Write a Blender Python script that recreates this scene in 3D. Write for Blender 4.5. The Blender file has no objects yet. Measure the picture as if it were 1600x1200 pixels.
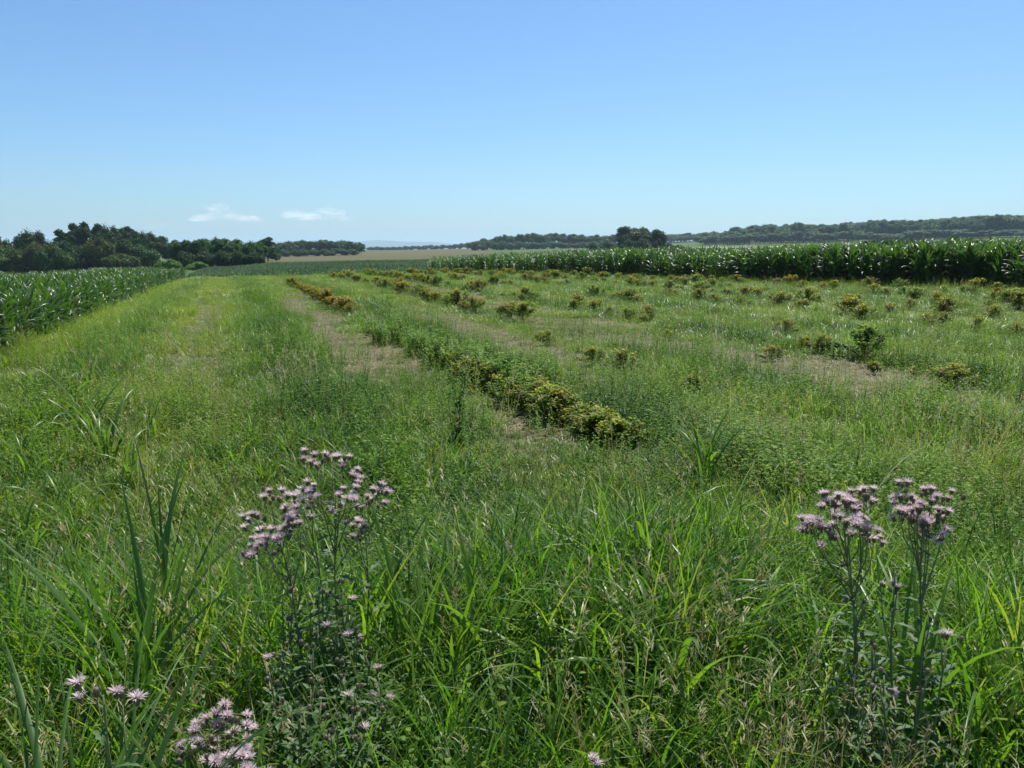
import bpy, math, random
import numpy as np
from mathutils import Vector, Matrix

rng = np.random.default_rng(7)
random.seed(7)
S = bpy.context.scene
COL = S.collection
R = math.radians
PI = math.pi

# ------------------------------------------------------------------ camera
EYE = 1.6
F = 1256.0                     # focal length in pixels of a 1600 pixel wide picture
HORIZON = 388.0
PITCH = math.atan((600 - HORIZON) / F)
cam_d = bpy.data.cameras.new('camera')
cam = bpy.data.objects.new('camera', cam_d)
COL.objects.link(cam)
cam.location = (0, 0, EYE)
cam.rotation_euler = (PI / 2 - PITCH, 0, 0)
cam_d.sensor_width = 36.0
cam_d.lens = 36.0 * F / 1600.0
cam_d.clip_start = 0.05
cam_d.clip_end = 120000
S.camera = cam

# ------------------------------------------------------------------ sky, sun, exposure
SUN_EL, SUN_AZ = 60.0, 24.0   # azimuth from +Y towards +X
w = bpy.data.worlds.new('World')
S.world = w
w.use_nodes = True
nt = w.node_tree
nt.nodes.clear()
sky = nt.nodes.new('ShaderNodeTexSky')
sky.sky_type = 'NISHITA'
sky.sun_disc = False
sky.sun_elevation = R(SUN_EL)
sky.sun_rotation = R(SUN_AZ)
sky.altitude = 250
sky.air_density = 1.0
sky.dust_density = 0.9
sky.ozone_density = 1.6
bg = nt.nodes.new('ShaderNodeBackground')
bg.inputs['Strength'].default_value = 0.088
wo = nt.nodes.new('ShaderNodeOutputWorld')
tn = nt.nodes.new('ShaderNodeMix'); tn.data_type = 'RGBA'; tn.blend_type = 'MULTIPLY'; tn.inputs[0].default_value = 1.0
tn.inputs[7].default_value = (.60, .850, 1.07, 1)      # this camera's deep summer blue
nt.links.new(sky.outputs[0], tn.inputs[6])
nt.links.new(tn.outputs[2], bg.inputs['Color'])
nt.links.new(bg.outputs[0], wo.inputs['Surface'])
sd = bpy.data.lights.new('sun', 'SUN')
sd.energy = 5.0
sd.angle = R(0.53)
sd.color = (1.0, 0.95, 0.87)
sun = bpy.data.objects.new('sun', sd)
COL.objects.link(sun)
sdir = Vector((math.sin(R(SUN_AZ)) * math.cos(R(SUN_EL)), math.cos(R(SUN_AZ)) * math.cos(R(SUN_EL)), math.sin(R(SUN_EL))))
sun.rotation_euler = sdir.to_track_quat('Z', 'Y').to_euler()
sun.location = (0, 0, 40)
S.view_settings.view_transform = 'Standard'
S.view_settings.look = 'None'
S.view_settings.gamma = 1
S.view_settings.use_curve_mapping = False
S.view_settings.exposure = 0.56
cy = S.cycles
cy.max_bounces = 7
cy.diffuse_bounces = 3
cy.glossy_bounces = 2
cy.transmission_bounces = 4
cy.transparent_max_bounces = 96
cy.volume_bounces = 1
cy.use_adaptive_sampling = True
cy.adaptive_threshold = 0.02

# ------------------------------------------------------------------ helpers
def tag(o, label=None, cat=None, group=None, kind=None):
    if label: o['label'] = label
    if cat: o['category'] = cat
    if group: o['group'] = group
    if kind: o['kind'] = kind
    return o

def link(o, parent=None):
    COL.objects.link(o)
    if parent: o.parent = parent
    return o

def empty(name, loc=(0, 0, 0), rz=0.0, s=1.0):
    o = bpy.data.objects.new(name, None)
    o.empty_display_size = 0.1
    COL.objects.link(o)
    o.location = loc
    o.rotation_euler = (0, 0, rz)
    o.scale = (s, s, s)
    return o

def new_mesh(name, V, Fc, mats, T=None, K=None, smooth=True, mi=None):
    """V vertices, Fc faces, T per-vertex float 't', K per-vertex float 'k'."""
    me = bpy.data.meshes.new(name)
    me.from_pydata([tuple(map(float, v)) for v in V], [], [tuple(map(int, f)) for f in Fc])
    for m in (mats if isinstance(mats, (list, tuple)) else [mats]):
        me.materials.append(m)
    if T is not None:
        a = me.attributes.new('t', 'FLOAT', 'POINT'); a.data.foreach_set('value', np.asarray(T, dtype=np.float32))
    if K is not None:
        a = me.attributes.new('k', 'FLOAT', 'POINT'); a.data.foreach_set('value', np.asarray(K, dtype=np.float32))
    if smooth:
        me.polygons.foreach_set('use_smooth', [True] * len(me.polygons))
    if mi is not None:
        me.polygons.foreach_set('material_index', mi)
    me.update()
    return me

# smooth value noise (numpy)
_lat = np.random.default_rng(3).random((256, 256))
def vnoise(x, y, s=1.0, seed=0):
    x = np.asarray(x, float) / s + 37.7 * seed; y = np.asarray(y, float) / s + 11.3 * seed
    xi = np.floor(x).astype(int); yi = np.floor(y).astype(int)
    fx = x - xi; fy = y - yi
    fx = fx * fx * (3 - 2 * fx); fy = fy * fy * (3 - 2 * fy)
    a = _lat[xi & 255, yi & 255]; b = _lat[(xi + 1) & 255, yi & 255]
    c = _lat[xi & 255, (yi + 1) & 255]; d = _lat[(xi + 1) & 255, (yi + 1) & 255]
    return (a * (1 - fx) + b * fx) * (1 - fy) + (c * (1 - fx) + d * fx) * fy

def sstep(a, b, x):
    t = np.clip((np.asarray(x, float) - a) / (b - a), 0, 1)
    return t * t * (3 - 2 * t)

# ------------------------------------------------------------------ the lie of the land
_P = np.array([-100, 0, 200, 345, 430, 600, 740, 900, 1100, 1350, 1600, 1800], float)
_AZ = np.degrees(np.arctan((_P - 800) / 1274.0))
_D = np.array([0, 14, 40, 70, 150, 220, 300, 500, 700, 950, 1400, 3000, 14000], float)
_Z = np.array([
    # 0  14    40    70   150   220   300   500   700   950  1400 3000 14000
    [0, 0.00, -.60, -1.3, -3.0, -4.0, -4.0, -4.0, -4.0, -4.0, -4.0, -4, -4],
    [0, 0.00, -.55, -1.2, -2.9, -3.9, -4.0, -4.0, -4.0, -4.0, -4.0, -4, -4],
    [0, 0.00, -.35, -1.0, -2.4, -3.4, -4.0, -4.0, -4.0, -4.0, -4.0, -4, -4],
    [0, 0.00, -.20, -.75, -1.75, -2.7, -3.2, -3.4, -3.4, -3.0, -3.0, -4, -4],
    [0, 0.00, -.10, -.45, -1.20, -1.7, -2.2, -2.9, -2.6, -2.0, -2.0, -4, -4],
    [0, 0.00, 0.00, -.25, -.90, -1.3, -1.7, -1.7, -1.2, -0.6, -0.4, -4, -4],
    [0, 0.00, 0.00, -.10, -.60, -.80, -.90, -0.2, 0.4, 1.2, 1.0, -4, -4],
    [0, 0.00, 0.00, 0.00, -.20, -.20, 0.00, 1.0, 2.2, 3.0, 2.0, -4, -4],
    [0, 0.00, 0.00, 0.00, 0.00, 0.00, 0.20, 2.0, 4.4, 9.0, 14., -4, -4],
    [0, 0.00, 0.00, 0.00, 0.00, 0.00, 0.20, 2.2, 7.0, 18., 22., -4, -4],
    [0, 0.00, 0.00, 0.00, 0.10, 0.20, 0.30, 2.5, 11., 24., 26., -4, -4],
    [0, 0.00, 0.00, 0.00, 0.10, 0.20, 0.30, 2.5, 11., 24., 26., -4, -4]], float)

def ground(x, y):
    x = np.asarray(x, float); y = np.asarray(y, float)
    d = np.hypot(x, y)
    az = np.degrees(np.arctan2(x, y))
    ia = np.clip(np.searchsorted(_AZ, az) - 1, 0, len(_AZ) - 2)
    idd = np.clip(np.searchsorted(_D, d) - 1, 0, len(_D) - 2)
    fa = sstep(0, 1, np.clip((az - _AZ[ia]) / (_AZ[ia + 1] - _AZ[ia]), 0, 1))
    fd = np.clip((d - _D[idd]) / (_D[idd + 1] - _D[idd]), 0, 1)
    z = (_Z[ia, idd] * (1 - fa) + _Z[ia + 1, idd] * fa) * (1 - fd) + (_Z[ia, idd + 1] * (1 - fa) + _Z[ia + 1, idd + 1] * fa) * fd
    z = z * (1 - sstep(70, 150, np.abs(az)))
    near = np.exp(-(d / 60.0) ** 2)
    z = z + near * (0.05 * (vnoise(x, y, 0.9, 1) - .5) + 0.05 * (vnoise(x, y, 2.7, 2) - .5))
    return z

def gz(x, y):
    return float(ground(np.array([x]), np.array([y]))[0])

cP, sP = math.cos(PITCH), math.sin(PITCH)
def ray(px, py):
    a, b = px - 800.0, 600.0 - py
    return np.array([a, F * cP + b * sP, -F * sP + b * cP])

def onground(px, py):
    r = ray(px, py)
    lo, t = 0.0, 0.3 / F
    while t < 20:
        p = r * t
        if EYE + p[2] < gz(p[0], p[1]): break
        lo = t; t *= 1.06
    for _ in range(18):
        m = (lo + t) / 2; p = r * m
        if EYE + p[2] < gz(p[0], p[1]): t = m
        else: lo = m
    p = r * t
    return float(p[0]), float(p[1])

def atdist(px, d):
    """ground point seen in picture column px at ground distance d (column taken at the horizon)"""
    r = ray(px, HORIZON); h = math.hypot(r[0], r[1])
    return r[0] / h * d, r[1] / h * d

def height_to(px, py, d):
    """height above the ground at distance d of something whose top shows at py"""
    r = ray(px, py); x, y = r[0], r[1]
    t = d / math.hypot(x, y)
    return EYE + r[2] * t - gz(x * t, y * t)

# row frame: rows run towards the vanishing point at px 350
_r = ray(350, HORIZON); _h = math.hypot(_r[0], _r[1])
RD = np.array([_r[0] / _h, _r[1] / _h])          # along rows
RU = np.array([RD[1], -RD[0]])                   # to the right of the rows
def uv(x, y):
    return x * RU[0] + y * RU[1], x * RD[0] + y * RD[1]
def fromuv(u, v):
    return u * RU[0] + v * RD[0], u * RU[1] + v * RD[1]
ROW0, ROWSP = 0.85, 2.6

# the far edge of the weedy plot (runs from the end of the left maize to the right)
EDGE_PTS = [onground(px, py) for px, py in ((300, 434), (450, 433), (700, 426), (900, 431), (1200, 444), (1600, 456))]
_ea, _ed = [], []
for x, y in EDGE_PTS:
    _ea.append(math.degrees(math.atan2(x, y))); _ed.append(math.hypot(x, y))
_ea = [-60] + _ea + [50, 75]; _ed = [_ed[0]] + _ed + [_ed[-1] * .80, _ed[-1] * .62]
def edge_dist(az):
    return np.interp(az, _ea, _ed)

def corn_left_limit(v):
    """u of the edge of the left maize field"""
    return -3.25 + 1.5 * np.exp(-(np.asarray(v, float) / 13.0) ** 2)

def bareness(x, y):
    u, v = uv(x, y)
    b = np.zeros_like(u)
    def strip(c, wd, v0, v1, amp, seed):
        n = vnoise(u * 2.2, v, 1.6, seed)
        wob = 0.25 * (vnoise(v, v * 0, 4.0, seed + 3) - .5)
        return amp * np.exp(-((u - c - wob) / wd) ** 4) * sstep(v0, v0 + 3, v) * (1 - sstep(v1 - 6, v1, v)) * sstep(.30, .68, n) * (.45 + .8 * vnoise(u, v, .45, seed + 20))
    b = np.maximum(b, strip(2.05, .65, 4.5, 36, 1.7, 4))
    b = np.maximum(b, strip(4.6, .6, 4.5, 24, 1.4, 5))
    b = np.maximum(b, strip(7.15, 1.05, 4.5, 42, 2.6, 6))
    b = np.maximum(b, strip(9.8, .40, 12, 30, .4, 7))
    b = np.maximum(b, strip(-.5, .5, 9.0, 32, .7, 8))
    return np.clip(b, 0, 1)

# ------------------------------------------------------------------ where the berry bushes stand
def jit(c, a=.12): return tuple(q * random.uniform(1 - a, 1 + a) for q in c)
Y1 = (1.0, 1.0, .9); Y2 = (1.2, 1.2, .85); Y3 = (1.3, 1.02, .75); G1 = (.65, 1.0, .8)
special = [
    (925, 570, 56, Y2, 'rounded yellow-topped bush with a pale grass stalk at its left'),
    (976, 584, 66, Y2, 'wide yellow-green bush right of the round yellow-topped one'),
    (853, 540, 42, Y2, 'small yellow bush at the left end of the middle bush row'),
    (1080, 614, 52, Y1, 'green and yellow bush just below the bare soil strip'),
    (1043, 532, 34, Y2, 'small yellowish bush alone above the start of the bare soil strip'),
    (1205, 564, 44, Y3, 'orange-topped bush at the upper edge of the bare soil strip'),
    (1226, 524, 40, Y1, 'dark green and yellow bush standing up the slope from the orange-topped one'),
    (1390, 492, 24, Y3, 'small orange bush with a dark shaded side in the far right rows'),
    (1345, 502, 46, Y2, 'broad yellow bush just left of the small orange one'),
    (1550, 500, 34, Y2, 'yellow-topped bush near the right edge of the photo'),
    (1482, 608, 66, Y2, 'largest yellow-green bush at the lower right'),
    (1425, 590, 28, Y3, 'orange-brown bush left of the largest bush at the lower right'),
    (1365, 585, 36, Y1, 'low greenish bush left of the orange-brown one at the right'),
    (805, 636, 92, G1, 'dark green bush in the near row left of the twin bush'),
    (866, 662, 96, Y1, 'dark green bush with a yellow crown in the near row'),
    (736, 596, 78, Y1, 'yellow-green bush where the near row meets the light weeds'),
    (940, 690, 92, G1, 'lowest dark green bush at the near end of the row'),
    (548, 492, 30, Y3, 'orange bush at the near end of the continuous orange row'),
]
BUSHES = []
for px, py, wp, col, lab in special:
    x, y = onground(px, py)
    BUSHES.append((x, y, wp * math.hypot(x, y) / 1274 / .70, jit(col, .05), lab, None))
for px in np.linspace(452, 538, 17):
    x, y = onground(px, 446 + (px - 452) * .52 + random.uniform(-1, 1))
    BUSHES.append((x, y, random.uniform(.75, 1.05), jit(Y3), 'orange-yellow bush in the unbroken row at the centre left', 'bushes of the unbroken orange row'))
for px in np.linspace(690, 965, 15):
    x, y = onground(px + random.uniform(-9, 9), 574 + (px - 690) * .45 + random.uniform(-5, 5))
    BUSHES.append((x, y, random.uniform(.42, .80), jit(random.choice((Y1, Y2, Y2, (1.1, 1.25, .9)))), 'small yellow-green bush filling the near row between the bigger ones', 'small bushes filling the near row'))
sp_uv = [uv(*onground(px, py)) for px, py, *_ in special]
random.seed(12)
n_b = 0
for k in range(2, 18):
    uu = ROW0 + ROWSP * k
    vv = 16 if k <= 2 else 5.0
    while vv < 70:
        vv += random.uniform(.35, .95)
        x, y = fromuv(uu + random.uniform(-.25, .25), vv)
        az_ = math.degrees(math.atan2(x, y)); dd = math.hypot(x, y)
        if dd > edge_dist(az_) - 1.0 or abs(az_) > 36 or dd < 9: continue
        q = vnoise(np.array([vv]), np.array([uu]), 2.5, 5)[0]
        if q < (.52 if k <= 4 else .18): continue
        if any(abs(uu - a) < 1.0 and abs(vv - b_) < 1.1 for a, b_ in sp_uv): continue
        BUSHES.append((x, y, random.choice((.5, .65, .8, .9, 1.0, 1.2)) * random.uniform(.85, 1.1), jit(random.choice((Y1, Y1, Y2, Y2, Y3, G1))), 'small yellowing bush in the planted rows on the right', 'small bushes of the planted rows')); n_b += 1
_BX = np.array([b[0] for b in BUSHES]); _BY = np.array([b[1] for b in BUSHES]); _BS = np.array([b[2] for b in BUSHES])
def near_bush(x, y, r):
    """1 in and just in front of a bush"""
    out = np.zeros(len(x))
    for a in range(0, len(x), 8000):
        X_ = x[a:a + 8000, None]; Y_ = y[a:a + 8000, None]
        dist = np.minimum(np.hypot(X_ - _BX, Y_ - _BY), np.hypot(X_ * 1.04 - _BX, Y_ * 1.04 - _BY)) / (r * np.maximum(_BS, .6))
        out[a:a + 8000] = 1 - np.clip(dist.min(1) - .6, 0, .4) / .4
    return out

# ------------------------------------------------------------------ materials
class NT:
    def __init__(s, name):
        s.m = bpy.data.materials.new(name); s.m.use_nodes = True
        s.t = s.m.node_tree; s.t.nodes.clear()
        s.out = s.t.nodes.new('ShaderNodeOutputMaterial')
    def n(s, typ, **kw):
        nd = s.t.nodes.new(typ)
        for k, v in kw.items():
            if k in nd.inputs: nd.inputs[k].default_value = v
            else: setattr(nd, k, v)
        return nd
    def l(s, a, b): s.t.links.new(a, b)
    def ramp(s, fac, stops):
        r = s.n('ShaderNodeValToRGB'); e = r.color_ramp.elements
        e[0].position, e[0].color = stops[0][0], (*stops[0][1], 1)
        e[1].position, e[1].color = stops[-1][0], (*stops[-1][1], 1)
        for p, c in stops[1:-1]:
            q = e.new(p); q.color = (*c, 1)
        s.l(fac, r.inputs[0]); return r.outputs[0]
    def math(s, op, a, b=None, clamp=False):
        nd = s.t.nodes.new('ShaderNodeMath'); nd.operation = op; nd.use_clamp = clamp
        for i, q in enumerate((a, b)):
            if q is None: continue
            if isinstance(q, (int, float)): nd.inputs[i].default_value = q
            else: s.l(q, nd.inputs[i])
        return nd.outputs[0]
    def mix(s, fac, a, b, typ='MIX'):
        nd = s.t.nodes.new('ShaderNodeMix'); nd.data_type = 'RGBA'; nd.blend_type = typ
        for q, i in ((fac, 0), (a, 6), (b, 7)):
            if isinstance(q, (int, float)): nd.inputs[i].default_value = q
            elif isinstance(q, tuple): nd.inputs[i].default_value = (*q, 1)
            else: s.l(q, nd.inputs[i])
        return nd.outputs[2]
    def attr(s, name, typ='GEOMETRY'):
        nd = s.n('ShaderNodeAttribute'); nd.attribute_name = name; nd.attribute_type = typ
        return nd
    def noise(s, scale, detail=3.0, rough=.55, vec=None):
        nd = s.n('ShaderNodeTexNoise'); nd.inputs['Scale'].default_value = scale
        nd.inputs['Detail'].default_value = detail; nd.inputs['Roughness'].default_value = rough
        if vec is not None: s.l(vec, nd.inputs['Vector'])
        return nd.outputs['Fac']

def leaf_shader(s, color, rough=.45, transl=.35, spec=.5, tcol=None):
    p = s.n('ShaderNodeBsdfPrincipled')
    s.l(color, p.inputs['Base Color']); p.inputs['Roughness'].default_value = rough
    p.inputs['Specular IOR Level'].default_value = spec
    t = s.n('ShaderNodeBsdfTranslucent')
    tc = s.mix(1.0, color, (1.25, 1.35, .55) if tcol is None else tcol, 'MULTIPLY')
    s.l(tc, t.inputs['Color'])
    mx = s.n('ShaderNodeMixShader'); mx.inputs[0].default_value = transl
    s.l(p.outputs[0], mx.inputs[1]); s.l(t.outputs[0], mx.inputs[2])
    s.l(mx.outputs[0], s.out.inputs['Surface'])
    return s.m

def grass_mat(name, stops, rough=.42, transl=.38, tip=(.20, .19, .055), tipamt=.35, spec=.5):
    """stops: colour by the clump's tint; ageing towards the tip of some blades"""
    s = NT(name)
    tint = s.attr('tint', 'INSTANCER').outputs['Fac']
    rnd = s.n('ShaderNodeObjectInfo').outputs['Random']
    k = s.attr('k').outputs['Fac']
    f = s.math('ADD', tint, s.math('MULTIPLY', s.math('SUBTRACT', rnd, .5), .30))
    f = s.math('ADD', f, s.math('MULTIPLY', s.math('SUBTRACT', k, .5), .75), True)
    c = s.ramp(f, stops)
    t = s.attr('t').outputs['Fac']
    old = s.math('MULTIPLY', s.math('GREATER_THAN', k, .82), s.math('POWER', t, 2.0))
    c = s.mix(s.math('MULTIPLY', old, tipamt, True), c, tip)
    return leaf_shader(s, c, rough, transl, spec)

G_STOPS = [(0, (.018, .058, .011)), (.28, (.054, .134, .014)), (.58, (.125, .220, .020)), (1, (.26, .29, .045))]
M_GRASS = grass_mat('grass_blade', G_STOPS, rough=.42, transl=.42, spec=.4)
M_TALL = grass_mat('tall_grass_blade', [(0, (.030, .095, .013)), (.35, (.085, .200, .016)), (.7, (.18, .31, .024)), (1, (.25, .32, .05))], rough=.45, transl=.52, spec=.32, tipamt=.6)
M_HERB = grass_mat('herb_leaf', [(0, (.034, .092, .014)), (.5, (.085, .180, .020)), (1, (.22, .31, .038))], rough=.6, transl=.42, spec=.15)
M_DRY = grass_mat('dry_grass', [(0, (.20, .16, .075)), (.5, (.33, .28, .15)), (1, (.48, .43, .27))], rough=.6, transl=.3, tip=(.4, .34, .2), tipamt=.4)
M_LIT = grass_mat('dead_straw', [(0, (.085, .068, .034)), (.5, (.17, .14, .072)), (1, (.34, .295, .18))], rough=.7, transl=.15, tip=(.3, .25, .16), tipamt=.3)
M_CROP = grass_mat('young_crop_leaf', [(0, (.024, .066, .036)), (.5, (.040, .098, .050)), (1, (.070, .135, .062))], rough=.55, transl=.3, spec=.25)

def corn_mat():
    s = NT('maize_leaf')
    rnd = s.n('ShaderNodeObjectInfo').outputs['Random']
    k = s.attr('k').outputs['Fac']
    f = s.math('ADD', s.math('MULTIPLY', rnd, .5), s.math('MULTIPLY', k, .5))
    c = s.ramp(f, [(0, (.024, .068, .013)), (.5, (.044, .112, .017)), (1, (.095, .175, .026))])
    t = s.attr('t').outputs['Fac']
    c = s.mix(s.math('MULTIPLY', s.math('POWER', t, 4.0), .35), c, (.11, .14, .045))
    return leaf_shader(s, c, .36, .42, .5)
M_CORN = corn_mat()

def foliage_mat(name, stops, nscale=.35, rough=.55, transl=.25):
    """tree crowns: colour by clump, tinted by the object's own colour"""
    s = NT(name)
    oi = s.n('ShaderNodeObjectInfo')
    k = s.attr('k').outputs['Fac']
    tc = s.n('ShaderNodeTexCoord').outputs['Object']
    nz = s.noise(nscale, 2.0, .5, tc)
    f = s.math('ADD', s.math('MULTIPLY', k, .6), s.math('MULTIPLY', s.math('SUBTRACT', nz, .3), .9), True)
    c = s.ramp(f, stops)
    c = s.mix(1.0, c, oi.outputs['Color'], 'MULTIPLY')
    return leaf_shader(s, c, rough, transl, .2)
M_CROWN = foliage_mat('tree_foliage', [(0, (.018, .052, .012)), (.5, (.046, .112, .018)), (1, (.095, .175, .028))])
M_SHRUB_F = foliage_mat('shrub_foliage', [(0, (.030, .062, .016)), (.5, (.060, .105, .022)), (1, (.11, .155, .035))], 1.2)

def bark_mat():
    s = NT('bark')
    tc = s.n('ShaderNodeTexCoord').outputs['Object']
    mp = s.n('ShaderNodeMapping'); mp.inputs['Scale'].default_value = (6, 6, 1.2); s.l(tc, mp.inputs['Vector'])
    nz = s.noise(3, 5, .6, mp.outputs[0])
    c = s.ramp(nz, [(.3, (.045, .035, .026)), (.7, (.13, .11, .085))])
    p = s.n('ShaderNodeBsdfPrincipled', Roughness=.9); s.l(c, p.inputs['Base Color'])
    b = s.n('ShaderNodeBump'); b.inputs['Strength'].default_value = .5; s.l(nz, b.inputs['Height']); s.l(b.outputs[0], p.inputs['Normal'])
    s.l(p.outputs[0], s.out.inputs['Surface']); return s.m
M_BARK = bark_mat()

def bush_mat():
    """yellowing leaves of the berry bushes: k above 1 marks leaves gone orange-brown"""
    s = NT('yellowing_leaf')
    k = s.attr('k').outputs['Fac']
    oi = s.n('ShaderNodeObjectInfo')
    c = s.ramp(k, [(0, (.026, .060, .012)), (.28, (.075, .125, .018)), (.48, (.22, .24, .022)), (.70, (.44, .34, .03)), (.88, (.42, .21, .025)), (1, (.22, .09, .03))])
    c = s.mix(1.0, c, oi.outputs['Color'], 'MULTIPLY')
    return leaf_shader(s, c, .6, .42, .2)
M_BUSH = bush_mat()

def stem_mat(name, a, b):
    s = NT(name)
    tc = s.n('ShaderNodeTexCoord').outputs['Object']
    nz = s.noise(14, 3, .5, tc)
    c = s.ramp(nz, [(.3, a), (.7, b)])
    p = s.n('ShaderNodeBsdfPrincipled', Roughness=.6); s.l(c, p.inputs['Base Color'])
    s.l(p.outputs[0], s.out.inputs['Surface']); return s.m
M_STEM = stem_mat('green_stem', (.045, .075, .025), (.10, .13, .045))
M_TSTEM = stem_mat('thistle_stem', (.11, .12, .045), (.19, .22, .08))
M_TWIG = stem_mat('twig', (.06, .045, .03), (.12, .09, .06))

def simple_leaf(name, a, b, rough=.5, transl=.3, tcol=None):
    s = NT(name)
    k = s.attr('k').outputs['Fac']; oi = s.n('ShaderNodeObjectInfo').outputs['Random']
    f = s.math('ADD', s.math('MULTIPLY', k, .5), s.math('MULTIPLY', oi, .5))
    return leaf_shader(s, s.ramp(f, [(0, a), (1, b)]), rough, transl, .45, tcol)
M_TLEAF = simple_leaf('thistle_leaf', (.030, .080, .018), (.095, .165, .042), .6)
M_INVOL = simple_leaf('thistle_involucre', (.17, .13, .12), (.22, .21, .12), .6, .3, (1, 1, .8))
M_FLORET = simple_leaf('thistle_floret', (.58, .44, .47), (.84, .72, .74), .75, .45, (1.0, .97, .96))
M_PAPPUS = simple_leaf('thistle_floret_faded', (.50, .38, .38), (.70, .60, .56), .8, .4, (1, 1, 1))

def ground_mat(name, stops, dry=None, use_bare=False, scale=(1, 1, 1), s1=1.0, s2=.05, bump=.6):
    s = NT(name)
    pos = s.n('ShaderNodeNewGeometry').outputs['Position']
    mp = s.n('ShaderNodeMapping'); mp.inputs['Scale'].default_value = scale
    mp.inputs['Rotation'].default_value = (0, 0, 0); s.l(pos, mp.inputs['Vector'])
    a = s.noise(s1, 6, .65, mp.outputs[0]); b = s.noise(s2, 4, .5, mp.outputs[0]); f9 = s.noise(s1 * 9, 4, .7, pos)
    f = s.math('ADD', s.math('MULTIPLY', a, .45), s.math('MULTIPLY', b, .35)); f = s.math('ADD', f, s.math('MULTIPLY', f9, .25))
    c = s.ramp(f, stops)
    if use_bare:
        bare = s.attr('bare').outputs['Fac']
        soil = s.ramp(s.noise(26, 6, .75, pos), [(.30, (.050, .040, .024)), (.48, (.125, .102, .062)), (.68, (.26, .22, .145))])
        m = s.math('MULTIPLY', bare, s.math('ADD', .45, s.noise(6, 3, .6, pos)), True)
        c = s.mix(m, c, soil)
    p = s.n('ShaderNodeBsdfPrincipled', Roughness=.95); s.l(c, p.inputs['Base Color'])
    p.inputs['Specular IOR Level'].default_value = .1
    bm = s.n('ShaderNodeBump'); bm.inputs['Strength'].default_value = bump; bm.inputs['Distance'].default_value = .05
    s.l(f9, bm.inputs['Height']); s.l(bm.outputs[0], p.inputs['Normal'])
    s.l(p.outputs[0], s.out.inputs['Surface']); return s.m
M_MEADOW = ground_mat('meadow_ground', [(.30, (.030, .045, .014)), (.50, (.060, .085, .026)), (.70, (.12, .115, .055))], use_bare=True)
M_SOIL = ground_mat('field_soil', [(.35, (.035, .040, .020)), (.6, (.075, .070, .040))])
M_CROPG = ground_mat('crop_ground', [(.35, (.035, .072, .040)), (.52, (.055, .100, .058)), (.7, (.085, .130, .070))], s1=.5, s2=.03)
M_STUB = ground_mat('stubble_ground', [(.36, (.050, .072, .024)), (.50, (.090, .088, .036)), (.66, (.125, .100, .046))], s1=.12, s2=.01)
M_PALE = ground_mat('ripe_grain_ground', [(.36, (.36, .29, .16)), (.66, (.48, .40, .25))], s1=.1, s2=.01)
M_FARG = ground_mat('far_meadow_ground', [(.36, (.040, .075, .022)), (.52, (.065, .105, .030)), (.68, (.10, .125, .040))], s1=.08, s2=.008)
M_HILL = ground_mat('far_hill_woods', [(.36, (.030, .055, .025)), (.66, (.065, .090, .040))], s1=.01, s2=.001)

# ------------------------------------------------------------------ the ground, one polar net cut into fields
azs = np.concatenate([np.arange(-180, -44, 4.0), np.arange(-44, 44.01, 0.5), np.arange(48, 180, 4.0)])
ds = np.concatenate([[0.0], np.geomspace(0.4, 12000, 210)])
AZg, Dg = np.meshgrid(np.radians(azs), ds, indexing='ij')
X = np.sin(AZg) * Dg; Y = np.cos(AZg) * Dg
Zg = ground(X, Y)
nA, nD = AZg.shape
def field_of(az, d):
    e = edge_dist(az)
    x, y = math.sin(R(az)) * d, math.cos(R(az)) * d
    u, v = uv(x, y)
    px = 800 + math.tan(R(max(-60, min(60, az)))) * 1274
    if d < 240 and v > -4 and v < 74 and u < -3.3 and u > -90: return 'maize_ground'
    if d < e: return 'ground'
    if abs(az) < 70:
        if px < 705 and d < 150: return 'crop_field' if px > 250 and u > -3.3 else 'far_meadow'
        if px >= 700 and d < e + 75: return 'maize_ground'
        if 395 < px < 770 and 150 <= d < 950: return 'stubble_field'
        if 1090 < px < 1335 and 500 <= d < 545: return 'grain_field'
    return 'far_meadow'
groups = {}
for i in range(nA):
    j2 = (i + 1) % nA
    azc = azs[i] + 0.5 * ((azs[j2] - azs[i]) % 360)
    if azc > 180: azc -= 360
    for j in range(nD - 1):
        dc = math.sqrt(max(ds[j], .2) * ds[j + 1])
        groups.setdefault(field_of(azc, dc), []).append((i * nD + j, i * nD + j + 1, j2 * nD + j + 1, j2 * nD + j))
Vall = np.stack([X, Y, Zg], -1).reshape(-1, 3)
MATS = {'ground': M_MEADOW, 'maize_ground': M_SOIL, 'crop_field': M_CROPG, 'far_meadow': M_FARG, 'stubble_field': M_STUB, 'grain_field': M_PALE}
for nm, fc in groups.items():
    fa = np.array(fc); used, inv = np.unique(fa, return_inverse=True)
    V = Vall[used]; fa = inv.reshape(fa.shape)
    me = new_mesh(nm, V, fa, MATS[nm])
    if nm == 'ground':
        a = me.attributes.new('bare', 'FLOAT', 'POINT')
        a.data.foreach_set('value', bareness(V[:, 0], V[:, 1]).astype(np.float32))
    o = link(bpy.data.objects.new(nm, me)); tag(o, kind='structure')

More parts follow.
